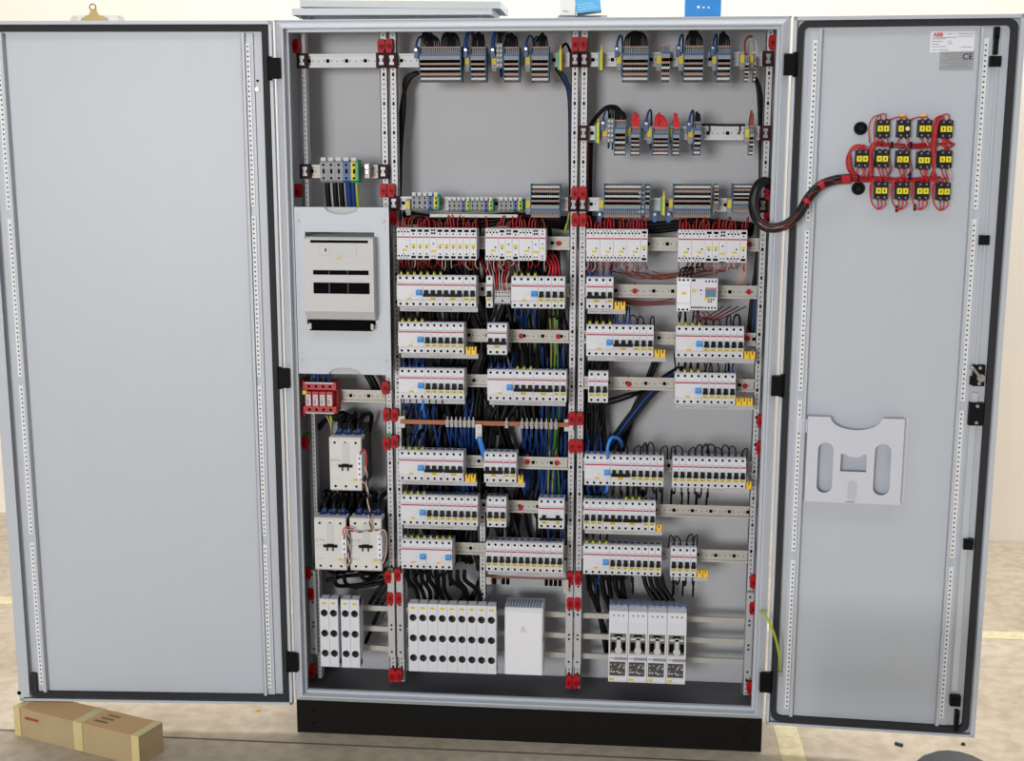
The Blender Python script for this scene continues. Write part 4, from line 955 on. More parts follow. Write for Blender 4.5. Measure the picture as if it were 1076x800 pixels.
# ------------------------------------------------------------------ relay wiring: red above, pale and red below
TANGLE = {'red': MB(), 'pale': MB(), 'brown': MB()}
def relay_wires(key, where):
    x0, x1, z = G[key]; n = int((x1-x0)/.0080)
    for i in range(n):
        x = x0+(i+.5)*(x1-x0)/n
        if rnd.random() < .9:
            s = rnd.uniform(-.012, .012); hh = rnd.uniform(.014, .034)
            pts = [(x, RY-.050, z+BH-.004), (x+s*.2, RY-.052, z+BH+hh*.6), (x+s, RY-.036, z+BH+hh), (x+s*1.6, RY+.01, z+BH+hh*.5), (x+s*1.5, RY+.03, z+BH-.02)]
            TANGLE['red' if rnd.random() < .85 else 'brown'].tube(smooth_path(pts, 4), .0016, 5)
        if rnd.random() < .8:
            s = rnd.uniform(-.012, .012); hh = rnd.uniform(.016, .034)
            pts = [(x, RY-.050, z+.004), (x-s*.2, RY-.054, z-hh*.5), (x+s, RY-.036, z-hh), (x+s*1.4, RY+.01, z-hh*.8), (x+s, RY+.03, z-.02)]
            TANGLE[rnd.choice(('pale', 'red', 'brown'))].tube(smooth_path(pts, 4), .0013, 5)
for k in ('m1a', 'm1b', 'r1a', 'r1b'): relay_wires(k, '')
mbt = MB()
for i, k in enumerate(('red', 'pale', 'brown')):
    t_ = TANGLE[k]; b0 = len(mbt.v); mbt.v += t_.v; mbt.mi = i
    for f in t_.f: mbt.face([b0+j for j in f], True)
o = tag(O('relay_wiring', mbt.mesh('relay_wiring', mat('relay_wire_red', '#ae1a24', .45), W_PNK, W_BRN)), 'tangle of thin red, brown and pale wires above and below the relay row', 'wiring'); o['kind'] = 'stuff'
# stubs leaving breakers downwards
for key, cols, l in (('m4a', (W_BLU, W_BLU, W_BLU, W_LBL, W_BLK, W_BLK, W_BLK), 'fourth row, left block, middle bay'), ('m3b', (W_BLK,)*3, 'three-pole breaker of third row, middle bay'), ('r4a', (W_BLK,)*3, 'short fourth-row block, right bay'),
                     ('r5a', (W_BLU, W_BLU, W_BLU, W_LBL)+(W_BLK,)*8, 'fifth row, left block, right bay'), ('r5b', (W_BLK,)*6, 'fifth row, right block, right bay'), ('m6c', (W_BLK, W_BLU, W_BLK, W_BLU), 'four-pole breaker of sixth row'),
                     ('r7a', (W_BLK, W_BLK, W_BLU, W_BLK, W_BLK, W_BLK, W_BLK, W_BLK), 'lowest row, left block, right bay'), ('r7b', (W_BLK,)*4, 'lowest row, right block, right bay'), ('m7a', (W_BLK,)*8, 'lowest row, left block, middle bay'), ('m2c', (W_BLU,)*4+(W_BLK,)*4, 'second row, right block, middle bay')):
    x0, x1, z = G[key]
    for i, mt in enumerate(cols):
        x = x0+(i+.5)*MW
        if x > x1: break
        s = rnd.uniform(-.006, .006); ln = rnd.uniform(.022, .036)
        wire([(x, RY-.048, z+.004), (x, RY-.050, z-.012), (x+s, RY-.035, z-ln), (x+s*2, RY+.02, z-ln-.004), (x+s*2, RY+.05, z-ln-.06)], .0029 if mt is not W_LBL else .0045, mt,
             '%s wire leaving the bottom of %s' % ('black' if mt is W_BLK else 'blue', l), 'bottom wires of ' + l)

# ------------------------------------------------------------------ cable runs behind the rails
def run(pts, r, mt, lab, grp): return wire(pts, r, mt, lab, grp, 'cable', 'cable', 7, 4)
def wob(x, z0, z1, y, a=.012, n=7, x1=None):
    pts = []
    for i in range(n):
        f = i/(n-1); xx = x+((x1-x)*f if x1 is not None else 0)
        pts.append((xx+rnd.uniform(-a, a), max(.118, min(.205, y+rnd.uniform(-.012, .012))), z0+(z1-z0)*f))
    return pts
for i in range(30):
    x = -.335+.43*((i*.618) % 1); run(wob(x, 1.46-rnd.uniform(0, .1), .96-rnd.uniform(0, .12), rnd.uniform(.13, .185), .022), rnd.choice((.0055, .0075, .0095)), W_BLK, 'black cable among those behind the upper breaker rows, middle bay', 'black cables behind upper breaker rows, middle bay')
for i in range(30):
    x = -.335+.43*((i*.618+.3) % 1); run(wob(x, 1.0-rnd.uniform(0, .06), .50-rnd.uniform(0, .05), rnd.uniform(.13, .185), .024), rnd.choice((.0055, .0075, .0095)), W_BLK, 'black cable among those behind the lower breaker rows, middle bay', 'black cables behind lower breaker rows, middle bay')
for i in range(8): run([(-.345, .125+.010*i, 1.455-.008*(i % 4)), (-.2, .125+.010*i, 1.440-.012*(i % 3)), (-.05, .125+.010*i, 1.452-.008*(i % 4)), (.095, .125+.010*i, 1.440-.006*(i % 5))], .0085, W_BLK, 'black cable running sideways behind the relay row, middle bay', 'sideways cables middle bay')
for i in range(7): run([(.155, .125+.011*i, 1.445-.008*(i % 4)), (.3, .125+.011*i, 1.430-.010*(i % 3)), (.45, .125+.011*i, 1.440-.008*(i % 4)), (.590, .125+.011*i, 1.428-.006*(i % 5))], .0075, W_BLK, 'black cable running sideways behind the relay row, right bay', 'sideways cables right bay')
for i in range(12):
    x = .03+.065*(i/11); run(wob(x, 1.20-rnd.uniform(0, .2), .62-rnd.uniform(0, .1), rnd.uniform(.125, .15), .006), .0036, W_BLU, 'blue cable near the right edge behind the middle bay rows', 'blue cables behind middle bay, right side')
for i in range(10):
    x = -.33+.2*rnd.random(); run(wob(x, 1.0, .62, .125, .012), .0034, W_BLU, 'blue cable behind the left half of the lower middle bay', 'blue cables behind middle bay, left side')
for i in range(3): run(wob(.052+.012*i, 1.22, .60, .128, .006), .0028, mat('wire_gy_dull', '#8a9232', .5) if i < 2 else W_GRN, 'yellow and green earth cable near the right edge of middle bay', 'earth cables behind middle bay')
for i in range(5): run([P(441-i, 76, .16), P(430-i*1.2, 84, .16), P(422+i*.8, 110, .15), P(418.5+i*.7, 160, .15), P(417.5+i*.6, 232, .15)], .0052, W_BLK, 'black cable bending down beside upper left of middle bay', 'black cables along left edge of upper middle bay')
for i in range(4): run([P(584+i, 72, .15), P(592+i, 84, .15), P(598+i*.8, 105, .16), P(599+i*.8, 180, .16), P(600+i*.6, 250, .16)], .0045, W_BLU if i % 2 else W_BLK, '%s cable bending down beside upper right of middle bay' % ('blue' if i % 2 else 'black'), 'cables along right edge of upper middle bay')
run([P(593, 245, .13), P(598, 225, .13), P(600, 205, .13)], .003, W_GY, 'yellow and green wire right of the relays, middle bay', None)
for i in range(6): run([P(618+i*.8, 150, .16), P(617+i*.8, 190, .17), P(616+i, 250, .17)], .0035, W_DRED if i < 3 else W_BLK, '%s cable along the upright at upper left of right bay' % ('red' if i < 3 else 'black'), 'cables at upper left of right bay')
for i in range(7):
    run([P(794, 82, .13), P(797+i*.5, 100, .13+.006*i), P(799+i*.6, 160, .135+.006*i), P(797+i*.5, 250, .13+.006*i), P(789+i*1.7, 320, .13), P(786+i*2, 355, .135)], .0048, (W_BLK, W_BLK, W_BLU, W_BLK, W_BLU, W_BLK, W_ORG)[i],
        '%s cable running down the right edge of the right bay' % ('black', 'black', 'blue', 'black', 'blue', 'black', 'orange')[i], 'cables along the right edge')
for i in range(3): run([P(783+i*2, 250, .11), P(781+i*2, 275, .11), P(774+i*3, 300, .125)], .0022, W_PNK, 'thin pale wire slanting beside the right relay block', 'pale wires beside right relays')
for i in range(10): run(wob(P(617+i*2.2, 400, .15).x, 1.24, .60, .15, .008), .005, W_BLK, 'black cable along the left edge of the right bay', 'black cables along the left edge of right bay')
for i in range(9):
    o = (i % 3-1)*2.2; oo = (i//3)*.010
    run([P(716+o, 386, .15), P(700+o, 398+o, .13+oo), P(682+o, 415+o, .125+oo), P(664+o, 437+o, .125+oo), P(650+o, 456+o, .13+oo), P(640+o, 470+o, .15+oo), P(630, 480, .17)], .0048, W_RED if i == 8 else (W_BLU if i in (1, 4) else W_BLK),
        '%s cable in the diagonal bundle of the right bay' % ('red' if i == 8 else 'blue' if i in (1, 4) else 'black'), 'diagonal bundle cables')
for i in range(2): run([P(690+4*i, 372, .18), P(677+3*i, 405, .18), P(661+4*i, 440, .18), P(648+4*i, 480, .18)], .0058, W_BLK, 'black cable slanting behind the short fourth-row block, right bay', 'slanting black cables right bay')
run([P(639, 481, .03), P(638.5, 470, .02), P(643, 460, .03), P(651, 462, .06), P(654, 470, .11)], .0045, W_LBL, 'bright light blue cable looping over the fifth row, right bay', None)
for i in range(2): run([P(632, 425-i*4, .12), P(645, 423-i*4, .12), P(660, 418-i*4, .13), P(675, 412, .15)], .004, W_BLK, 'black cable curving right of the short fourth-row block', 'curving black cables fourth row right bay')
for i in range(3): run([P(640+8*i, 312+i*3, .12), P(670, 317+2*i, .12), P(700, 316+2*i, .12), P(715+20*i, 309+4*i, .13)], .0019, W_DRED, 'dark red cable sagging under the second rail, right bay', 'sagging red cables right bay')
for i in range(4): run([P(728+5*i, 328, .05), P(733+6*i, 336, .045), P(742+6*i, 334, .06), P(760+8*i, 322, .12)], .0016, W_DRED, 'dark red wire looping under the display timer', 'red wires under the timer')
for i in range(4): run([P(714+4*i, 291, .05), P(716+4*i, 283, .045), P(722+5*i, 280, .09), P(724+5*i, 270, .13)], .0026, W_BLK, 'black wire above the plain white two-module unit', 'black wires above white module')
for i in range(7): run([P(643+7*i, 285+i % 3, .16), P(665+6*i, 290+3*(i % 2), .15), P(690+6*i, 292-2*(i % 3), .15), P(722+7*i, 284, .15)], .0016, W_DRED if i % 2 else W_BRN, 'thin red wire between the relay blocks and second rail, right bay', 'thin red wires behind, right bay')
for i in range(8): run([P(515+2.6*i, 308, .05), P(514+2.6*i, 294, .04), P(510+3.6*i, 284, .06), P(505+4*i, 270, .12)], .0014, W_PNK if i % 3 else W_RED, 'thin pale wire fanning above the grey distribution block', 'thin wires above the distribution block')
for i in range(4): run([P(576+4*i, 290, .05), P(578+3*i, 281, .045), P(573+4*i, 272, .09), P(566+4*i, 262, .13)], .0022, W_RED, 'red wire above the right block of second row, middle bay', 'red wires second row middle bay')
for i in range(9):
    u = 428+i*7.5; run([P(u, 600, .075), P(u+1, 610, .09), P(u+6+rnd.uniform(-5, 9), 622, .11), P(u+8+rnd.uniform(-6, 10), 640, .12)], .0062, W_BLK, 'black cable dropping into the nine fuse bases', 'black cables above the nine fuse bases')
run([P(492, 585, .19), P(500, 592, .18), P(507, 600, .18)], .004, W_GY, 'yellow and green cable behind the strip in lower middle bay', None)
for i in range(3): run([P(510, 595+4*i, .15), P(503, 612+3*i, .15), P(494-3*i, 636, .15)], .0065, W_BLK, 'black cable slanting down to the right fuse bases, middle bay', 'slanting black cables lower middle bay')
for pts in ([P(352, 602, .10), P(353, 614, .10), P(362, 616, .12), P(385, 613, .14), P(402, 606, .15)], [P(361, 602, .1), P(364, 614, .12), P(375, 617, .13), P(395, 614, .14), P(406, 610, .15)],
            [P(378, 602, .1), P(383, 609, .11), P(392, 606, .13), P(402, 600, .15)], [P(343, 610, .12), P(360, 606, .13), P(380, 604, .15), P(400, 600, .16)],
            [P(404, 612, .16), P(396, 622, .15), P(388, 636, .15)], [P(408, 614, .16), P(400, 626, .15), P(393, 640, .15)], [P(410, 620, .16), P(402, 634, .15), P(384, 676, .15)]):
    run(pts, .0058, W_BLK, 'black cable below the lower contactor pair, left bay', 'black cables under the contactor pair')
for i in range(4): run([P(335, 448+i, .15), P(345, 440, .12), P(360, 436+2*i, .12), P(372, 440+i, .13), P(376, 452, .16)], .0065, W_BLK, 'black cable curving above the upper contactor', 'black cables above upper contactor')
for i in range(8): run([P(340+6*i, 517, .11), P(341+6*i, 528, .12), P(338+7*i, 536, .15), P(350+6*i, 548, .17)], .006, W_BLK, 'black cable between upper and lower contactors, left bay', 'black cables between contactors')
for i in range(2): run([P(384+4*i, 392, .16), P(391+4*i, 405, .16), P(396+4*i, 420, .17)], .0075, W_BLK, 'black cable slanting under the blanking plate', 'slanting cables under the plate')
for i in range(6):
    u = 618+i*7; run([P(u, 604, .15), P(u+2, 620, .15), P(u+3+rnd.uniform(0, 14), 645, .16), P(u+20, 690, .17)], .0075, W_BLK, 'thick black cable behind the tinned busbars, right bay', 'thick black cables lower right bay')
for i in range(4): run([P(676+6*i, 604, .12), P(680+6*i, 618, .12), P(690+6*i, 634, .11), P(694+5*i, 646, .10)], .0070, W_BLK, 'thick black cable feeding the fuse switches', 'thick black cables over fuse switches')
# brown and white wires of the two tiny terminal pairs, black clip wire on the half-empty rail
run([P(783.5, 58, .06), P(783, 44, .07), P(788, 38, .08), P(793, 44, .1), P(795, 60, .13)], .003, W_BRN, 'brown wire arching at the right end of top rail', None)
run([P(795, 58, .06), P(794, 46, .06), P(791, 40, .08), P(787, 46, .1), P(786, 60, .13)], .0022, M_TBW, 'white wire arching at the right end of top rail', None)
run([P(737, 131, .088), P(760, 131.5, .088), P(783, 131.5, .088)], .0032, W_BLK, 'black wire lying along the half-empty rail', None)
for i, u in enumerate((745, 777)): run([P(u, 131, .086), P(u+.3, 136, .088), P(u-.8, 141, .096)], .0018, W_BLK, '%s black tie holding the wire on half-empty rail' % ('left', 'right')[i], None)
for i in range(7): run([P(619, 132+i, .13), P(626, 122+i*.6, .11), P(637, 112+i*.4, .09), P(648, 112+i*.5, .075), P(654+i*.4, 120, .068), P(655+i*.3, 127, .068)], .0030, W_BLK, 'black cable arching over left end of the half-empty rail', 'black cables arching over half-empty rail')
for i in range(3): run([P(590, 50, .07), P(595, 46, .08), P(599, 54, .1), P(601, 66, .14)], .0035, W_BLK, 'black wire beside the earth terminal, top middle rail', 'black wires near top earth terminal')

# ------------------------------------------------------------------ on the right door: contact blocks, wiring, document pocket
def door_thing(name, label, cat, u, v, group=None, yo=PAN):
    q = RD.at(u, v, yo); t = thing(name, label, cat, RD.M @ q, group, (0, 0, RD.rz)); return t, q
BL = [[(926.4, 135.4), (948, 135.4), (970, 135.4), (991.9, 135.8)], [(904.5, 166.8), (925.3, 166.8), (946.7, 167.4), (968.8, 168.3), (991, 167.4)], [(924.4, 200), (946.4, 200.4), (967.5, 200.4), (989.4, 201)]]
cbm = MB().box(-.0155, .0155, -.030, 0, -.021, .021)
for x in (-.0075, .0075):
    for z in (.0165, -.0165): cbm.box(x-.0055, x+.0055, -.034, -.030, z-.004, z+.004)
for x in (-.0085, .0055): cbm.box(x, x+.004, -.028, -.006, .021, .024); cbm.box(x, x+.004, -.028, -.006, -.024, -.021)
CBM = cbm.mesh('contact_body', mat('contact_black', '#101013', .45, spec=.3))
CSM = MB()
for x in (-.0075, .0075):
    for z in (.0165, -.0165): CSM.cyl((x, -.034, z), (0, -1, 0), .0028, .001, 7)
CSM = CSM.mesh('contact_screw', mat('screw_dull', '#77777d', .4, .5))
ym = MB().box(-.0062, .0062, -.033, -.030, -.007, .007); ym.mi = 1; ym.box(-.0012, .0012, -.0334, -.033, -.0030, .0030)
YM = ym.mesh('yellow_insert', mat('insert_yellow', '#e6d60f', .5), M_TOG)
blocks = []
for r_, row in enumerate(BL):
    for c_, (u, v) in enumerate(row):
        t, q = door_thing('contact_block', 'black contact block with yellow inserts, %s from left in %s row on door' % (ORD[c_+1], ('top', 'middle', 'bottom')[r_]), 'contact block', u, v, 'contact blocks on the right door')
        O('body', CBM, t); o = O('screws', CSM, t); o['kind'] = 'stuff'
        for x in ((-.0072, .0072) if (r_, c_) != (0, 1) else (-.0072,)): O('yellow_insert', YM, t, (x, 0, 0))
        if (r_, c_) == (0, 1): O('open_contact', MB().cyl((.008, -.031, 0), (0, -1, 0), .0055, .003, 8).mesh('oc', mat('insert_pale', '#e9d9a0', .5)), t)
        blocks.append((q, r_, c_))
rw = mat('door_wire_red', '#c11523', .45); rw2 = mat('door_wire_dark_red', '#8f1420', .45)
def dwire(pts, r, mt, lab, grp):
    o = wire([RD.M @ Vector(p) for p in pts], r, mt, lab, grp, 'control_wire', 'wire', 6, 6); return o
def dq(u, v, y): q = RD.at(u, v, PAN-y); return (q.x, q.y, q.z)
def jit(a): return rnd.uniform(-a, a)
for i in range(8): dwire([dq(888, 187+i*.5, .02), dq(905, 185.5+i*.8+jit(.6), .020+jit(.004)), dq(930, 186+i*.7+jit(1), .018+jit(.004)), dq(945, 186+i*.7+jit(1.5), .018), dq(960, 186.5+i*.7+jit(1.2), .018+jit(.004)), dq(976, 186.5+i*.6+jit(1.5), .018), dq(992-4*(i % 3), 187+i*.6+jit(2), .018)], .0015, (rw, rw2)[i % 2], 'red wire in the lower trunk between contact block rows', 'lower trunk wires on door')
for i in range(6): dwire([dq(922+jit(4), 150+i*.8, .018), dq(935, 151+i*.8+jit(1), .018), dq(950, 151+i*.8+jit(1), .018+jit(.004)), dq(970, 151+i*.8+jit(1), .018), dq(984, 151+i*.7+jit(1.5), .018), dq(998-4*i, 150+i*.9+jit(2), .018)], .0014, (rw, rw2)[i % 2], 'red wire in the upper trunk between contact block rows', 'upper trunk wires on door')
for q, r_, c_ in blocks:
    n = 3
    for i in range(n):
        x = q.x+(-.009, .0, .009)[i]
        s = rnd.choice((-1, 1)); w_ = rnd.uniform(.008, .022)
        if r_ == 0: pts = [(x, PAN-.028, q.z-.019), (x+s*.003, PAN-.03, q.z-.030), (x+s*w_*.5, PAN-.025, q.z-.040)]
        elif r_ == 1: pts = [(x, PAN-.028, q.z-.019), (x+s*.004, PAN-.032, q.z-.034), (x+s*w_, PAN-.024, q.z-.052)]
        else:
            pts = [(x, PAN-.028, q.z-.019), (x+.002, PAN-.032, q.z-.034), (q.x-.006, PAN-.028, q.z-.046), (q.x-.022, PAN-.024, q.z-.028), (q.x-.023-.002*i, PAN-.02, q.z+.010), (q.x-.018, PAN-.02, q.z+.030)]
        dwire(pts, .0016, rw if rnd.random() < .8 else W_PNK, 'thin wire from the bottom of %s door contact block, %s row' % (ORD[c_+1], ('top', 'middle', 'bottom')[r_]), 'door wires below block %d-%d' % (r_, c_))
    if r_ in (0, 2) or c_ in (0, 4):
        for i in range(2):
            x = q.x+(-.006, .006)[i]
            if r_ == 0: pts = [(x, PAN-.028, q.z+.019), (x-.004, PAN-.032, q.z+.032+.003*i), (x-.020, PAN-.026, q.z+.026+.004*i), (x-.028, PAN-.022, q.z+.004), (x-.024, PAN-.02, q.z-.035)] if c_ in (0, 3) else [(x, PAN-.028, q.z+.019), (x-.006, PAN-.03, q.z+.028), (x-.03, PAN-.026, q.z+.022+.004*i), (x-.050, PAN-.026, q.z+.012)]
            else: pts = [(x, PAN-.028, q.z+.019), (x+.003, PAN-.03, q.z+.028), (x-.004, PAN-.024, q.z+.034)]
            dwire(pts, .0016, rw, 'red wire from the top of %s door contact block, %s row' % (ORD[c_+1], ('top', 'middle', 'bottom')[r_]), 'door wires above block %d-%d' % (r_, c_))
for i in range(5):      # loops round the leftmost middle block and between the columns
    k = i*1.5; mt = (rw, rw2, mat('door_wire_orange', '#d8402c', .42))[i % 3]
    dwire([dq(909-i*1.6, 158, .03), dq(906-k*.8, 152.5+k*.5, .026), dq(896-k*.4, 154+k*.9, .024), dq(889.5+k*.8, 166, .022), dq(890.5+k*.9, 178, .022), dq(896+k, 185, .02)], .0015, mt, 'red loop left of the leftmost contact block', 'red loops left of contact blocks')
    dwire([dq(911+k, 187, .02), dq(913.5+k*.6+jit(.6), 172, .022), dq(911.5+k*.9, 160, .024), dq(917+k*.9, 151+jit(1.5), .024), dq(928, 149+k*.6, .02)], .0015, mt, 'red loop between first and second middle-row contact blocks', 'red loops beside second contact block')
    dwire([dq(984-k*1.2, 186, .02), dq(979+k*.7+jit(.6), 172, .022), dq(978+k*.9, 155, .022), dq(981+k*.7, 134, .022), dq(985+k*.5, 124+k*.7, .026), dq(990, 122+k*.6, .028)], .0014, mt, 'red wire climbing between third and fourth contact block columns', 'red wires climbing on door')
for j, u in enumerate((936, 957.5)):
    for i in range(2): dwire([dq(u-4, 185, .02), dq(u-1+2*i, 178, .024), dq(u-4+2*i, 166, .024), dq(u-1, 155, .02)], .0014, rw2, 'dark red loop between middle-row contact blocks, %s gap' % ('second', 'third')[j], 'loops in %s gap' % ('second', 'third')[j])
for i in range(3): dwire([dq(990, 144, .028), dq(994+i, 148, .026), dq(1000+i*1.5, 154-i, .022), dq(992, 157-i, .02)], .0014, rw2 if i % 2 else rw, 'red wire looping right of the last contact column', 'red loops right of contact columns')
for i, u in enumerate((948, 970)):
    q = RD.at(u, 121.5, PAN-.028)
    tag(O('wire_flag', MB().box(-.006, .006, -.002, .002, -.003, .003).mesh('wire_flag', M_YCAP), None, RD.M @ q, (0, 0, RD.rz)), '%s small yellow wire flag above the top contact row' % ('left', 'right')[i], 'wire flag', 'yellow wire flags')
for i, (u, v) in enumerate(((902, 187.5), (957, 152.5), (937, 152.5), (956, 185), (942, 219.5), (961, 218))):
    q = RD.at(u, v, PAN-.020); o = tag(O('cable_tie', MB().box(-.0022, .0022, -.007, .006, -.008, .008).mesh('cable_tie', M_TOG), None, RD.M @ q, (0, 0, RD.rz)), 'black cable tie %s' % ('at start of the lower door trunk', 'on upper door trunk, right one', 'on upper door trunk, left one', 'on lower door trunk', 'under second bottom-row contact block', 'under third bottom-row contact block')[i], 'cable tie', 'cable ties on the door')
# corrugated hose crossing from body to door
hp = [P(812, 196, .07), P(803, 191, .03), P(795.5, 197, .005), P(791.5, 213, -.02), P(795, 230, -.04), P(806, 239, -.05), P(822, 238, -.06), P(838, 227, -.06), P(849, 209, -.055), P(861, 196, -.05), P(877, 189.5, -.04), P(893, 188, -.03)]
path = smooth_path(hp, 16)
t = thing('cable_hose', 'black corrugated hose with red wires looping from cabinet to right door', 'hose')
O('sleeve', MB().tube(path, [.0118+(.0011 if i % 2 else 0) for i in range(len(path))], 12).mesh('sleeve', mat('hose_black', '#120f0f', .3, spec=.5)), t)
for k, (a_, b_) in enumerate(((124, 128), (143, 149), (166, 177))):
    a_, b_ = min(a_, len(path)-3), min(b_, len(path)-1)
    O('red_core', MB().tube([p+Vector((0, -.003, 0)) for p in path[a_:b_]], .0112, 10).mesh('core', rw), t)
for k in range(2):
    q = []
    for i in range(70, len(path)):
        an = i*.10+k*2.1; q.append(path[i]+Vector((0, -.0108*abs(math.cos(an))-.002, .0108*math.sin(an))))
    O('red_strand', MB().tube(q, .0009, 5).mesh('strand', rw), t)
# document pocket
a, b = RD.at(849.2, 437.5, PAN-.03), RD.at(951, 527.5, PAN-.03); wd = RD.at(951, 439, PAN-.03).x-a.x; h = a.z-RD.at(848.5, 527, PAN-.03).z
t = thing('document_pocket', 'pale grey plastic document pocket on the right door', 'document holder', RD.M @ Vector((a.x, PAN, a.z-h)), None, (0, 0, RD.rz))
X = lambda f: wd*f
notch = [(X(.5+.265*math.cos(math.pi*i/12)), h-h*.145*math.sin(math.pi*i/12)) for i in range(13)]
o1 = [(0, 0), (wd*.43, 0), (wd*.43, h*.02), (wd*.53, h*.02), (wd*.53, 0), (wd, 0), (wd, h)]+notch+[(0, h)]
slotp = lambda x0, x1, z0, z1: rrect(x0, x1, z0, z1, (x1-x0)/2-.0005, 7)
lab = [(X(.36), h*.37), (X(.63), h*.37), (X(.63), h*.575)]+[(X(.5+.09*math.cos(math.pi*i/8)), h*.575-h*.035*math.sin(math.pi*i/8)) for i in range(9)]+[(X(.36), h*.575)]
mb = MB(); sheet(mb, [o1, slotp(X(.12), X(.28), h*.11, h*.70), slotp(X(.71), X(.88), h*.105, h*.705), lab], .003, -.030)
O('front_panel', mb.mesh('front', mat('pocket_plastic', '#cfd2dd', .45)), t)
O('side_wall', MB().box(0, .0025, -.030, -.001, 0, h).mesh('sw', MATS['pocket_plastic']), t); O('side_wall', MB().box(wd-.0025, wd, -.030, -.001, 0, h).box(wd, wd+.014, -.004, -.001, 0, h).mesh('sw', MATS['pocket_plastic']), t)
O('bottom_wall', MB().box(0, wd, -.030, -.001, 0, .0025).mesh('bw', MATS['pocket_plastic']), t)
mb = MB(); sheet(mb, [rrect(X(.445), X(.545), h*.03, h*.27, X(.048), 6)], .0008, -.0318); O('thumb_recess', mb.mesh('tr', mat('pocket_recess', '#bfc3cc', .5)), t)
mb = MB().box(X(.4), X(.63), -.0320, -.0314, h*.655, h*.662); O('rib', mb.mesh('rib', MATS['pocket_plastic']), t)
O('mounting_lug', MB().box(-.022, .0, -.012, -.008, h*.79, h*.95).cyl((-.017, -.012, h*.87), (0, -1, 0), .004, .001, 8).mesh('lug', MATS['pocket_plastic']), t)

# ------------------------------------------------------------------ things on and behind the cabinet
M_TRAY = mat('spare_panel_paint', '#c3cacf', .4)
def tray(u0, u1, z, yaw, tilt, label, dep=.19, hh=.017, gap=0):
    a, b = P(u0, 12, .03), P(u1, 12, .03); L = b.x-a.x
    t = thing('spare_panel', label, 'panel', (a.x, .03, z), 'spare panels on the cabinet', (0, tilt, yaw))
    O('sheet', MB().box(0, L, 0, dep, hh-.002, hh).mesh('sheet', M_TRAY), t)
    O('flange', MB().box(0, L, 0, .002, 0, hh-.002).mesh('fl', M_TRAY), t); O('flange', MB().box(0, L, dep-.002, dep, 0, hh-.002).mesh('fl', M_TRAY), t)
    O('flange', MB().box(0, .002, .002, dep-.002, 0, hh-.002).mesh('fl', M_TRAY), t); O('flange', MB().box(L-.002, L, .002, dep-.002, 0, hh-.002).mesh('fl', M_TRAY), t)
    for x in (.018, L-.03): O('stud', MB().cyl((x, .012, -.008), (0, 0, 1), .002, .010, 7).mesh('stud', M_ZINC), t)
    return t
tray(306.5, 517, 1.964, 0, math.radians(.3), 'lower grey spare panel lying on top of the cabinet')
tray(315, 526, 1.984, math.radians(-.5), math.radians(.9), 'upper grey spare panel lying askew on top of the cabinet')
p = P(427, 18, .1)
tag(O('shadow_slab', MB().box(p.x-.16, p.x-.02, .06, .14, 1.9505, 1.9560).mesh('shadow', mat('shadow_dark', '#3c3632', .7))), 'dark flat spacer under the spare panels', 'shadow')  # dark slab standing in for the shadow beneath the spare panels
M_CARD = mat('carton_white', '#f1f1ee', .6)
a = P(586, 14, .06); b = P(638, 14, .06)
tag(O('dark_tray', MB().prism([(0, 0), (0, .004), (.02, .011), (.10, .011), (.12, .004), (.12, 0)], 0, b.x-a.x).mesh('dark_tray', mat('tray_dark', '#5a5f68', .4)), None, (a.x, .05, 1.9505)), 'dark shallow tray under the blue pack on the cabinet', 'tray')
a = P(588, 12, .07); b = P(604.5, 12, .07); t = thing('white_carton', 'small white carton standing on the cabinet beside blue pack', 'carton', (a.x, .07, 1.962))
O('body', MB().box(0, b.x-a.x, 0, .05, 0, .06).mesh('body', M_CARD), t); O('printed_mark', MB().box(.010, .024, -.0004, 0, .008, .010).box(.008, .018, -.0004, 0, .011, .0125).mesh('pm', M_PRT), t)
a = P(606, 12, .07); b = P(632, 12, .07); t = thing('blue_pack', 'light blue striped pack lying on the dark tray', 'pack', (a.x, .07, 1.9625), None, (0, math.radians(-7), 0))
O('body', MB().box(0, b.x-a.x, 0, .07, .004, .055).mesh('body', mat('pack_blue', '#52b4ea', .4)), t); mb = MB()
for k in range(3): mb.box(.004, (b.x-a.x)*(.9-.1*k), -.0004, 0, .012+k*.006, .0135+k*.006)
O('printed_stripes', mb.mesh('ps', mat('pack_pale', '#a9dcf6', .5)), t)
a = P(720, 15, .06); b = P(757.5, 15, .06); t = thing('blue_box', 'flat bright blue box standing on the cabinet top', 'box', (a.x, .06, 1.9505))
O('body', MB().box(0, b.x-a.x, 0, .06, 0, .075).mesh('body', mat('box_blue', '#1e86d2', .45)), t)
wd = b.x-a.x; mb = MB().box(wd*.33, wd*.40, -.0005, 0, .0255, .0315).box(wd*.48, wd*.54, -.0005, 0, .0255, .0290).box(wd*.62, wd*.68, -.0005, 0, .0255, .0275); mb.box(wd*.64, wd*.66, -.0005, 0, .0275, .0305)
O('printed_marks', mb.mesh('pm', M_CARD), t)
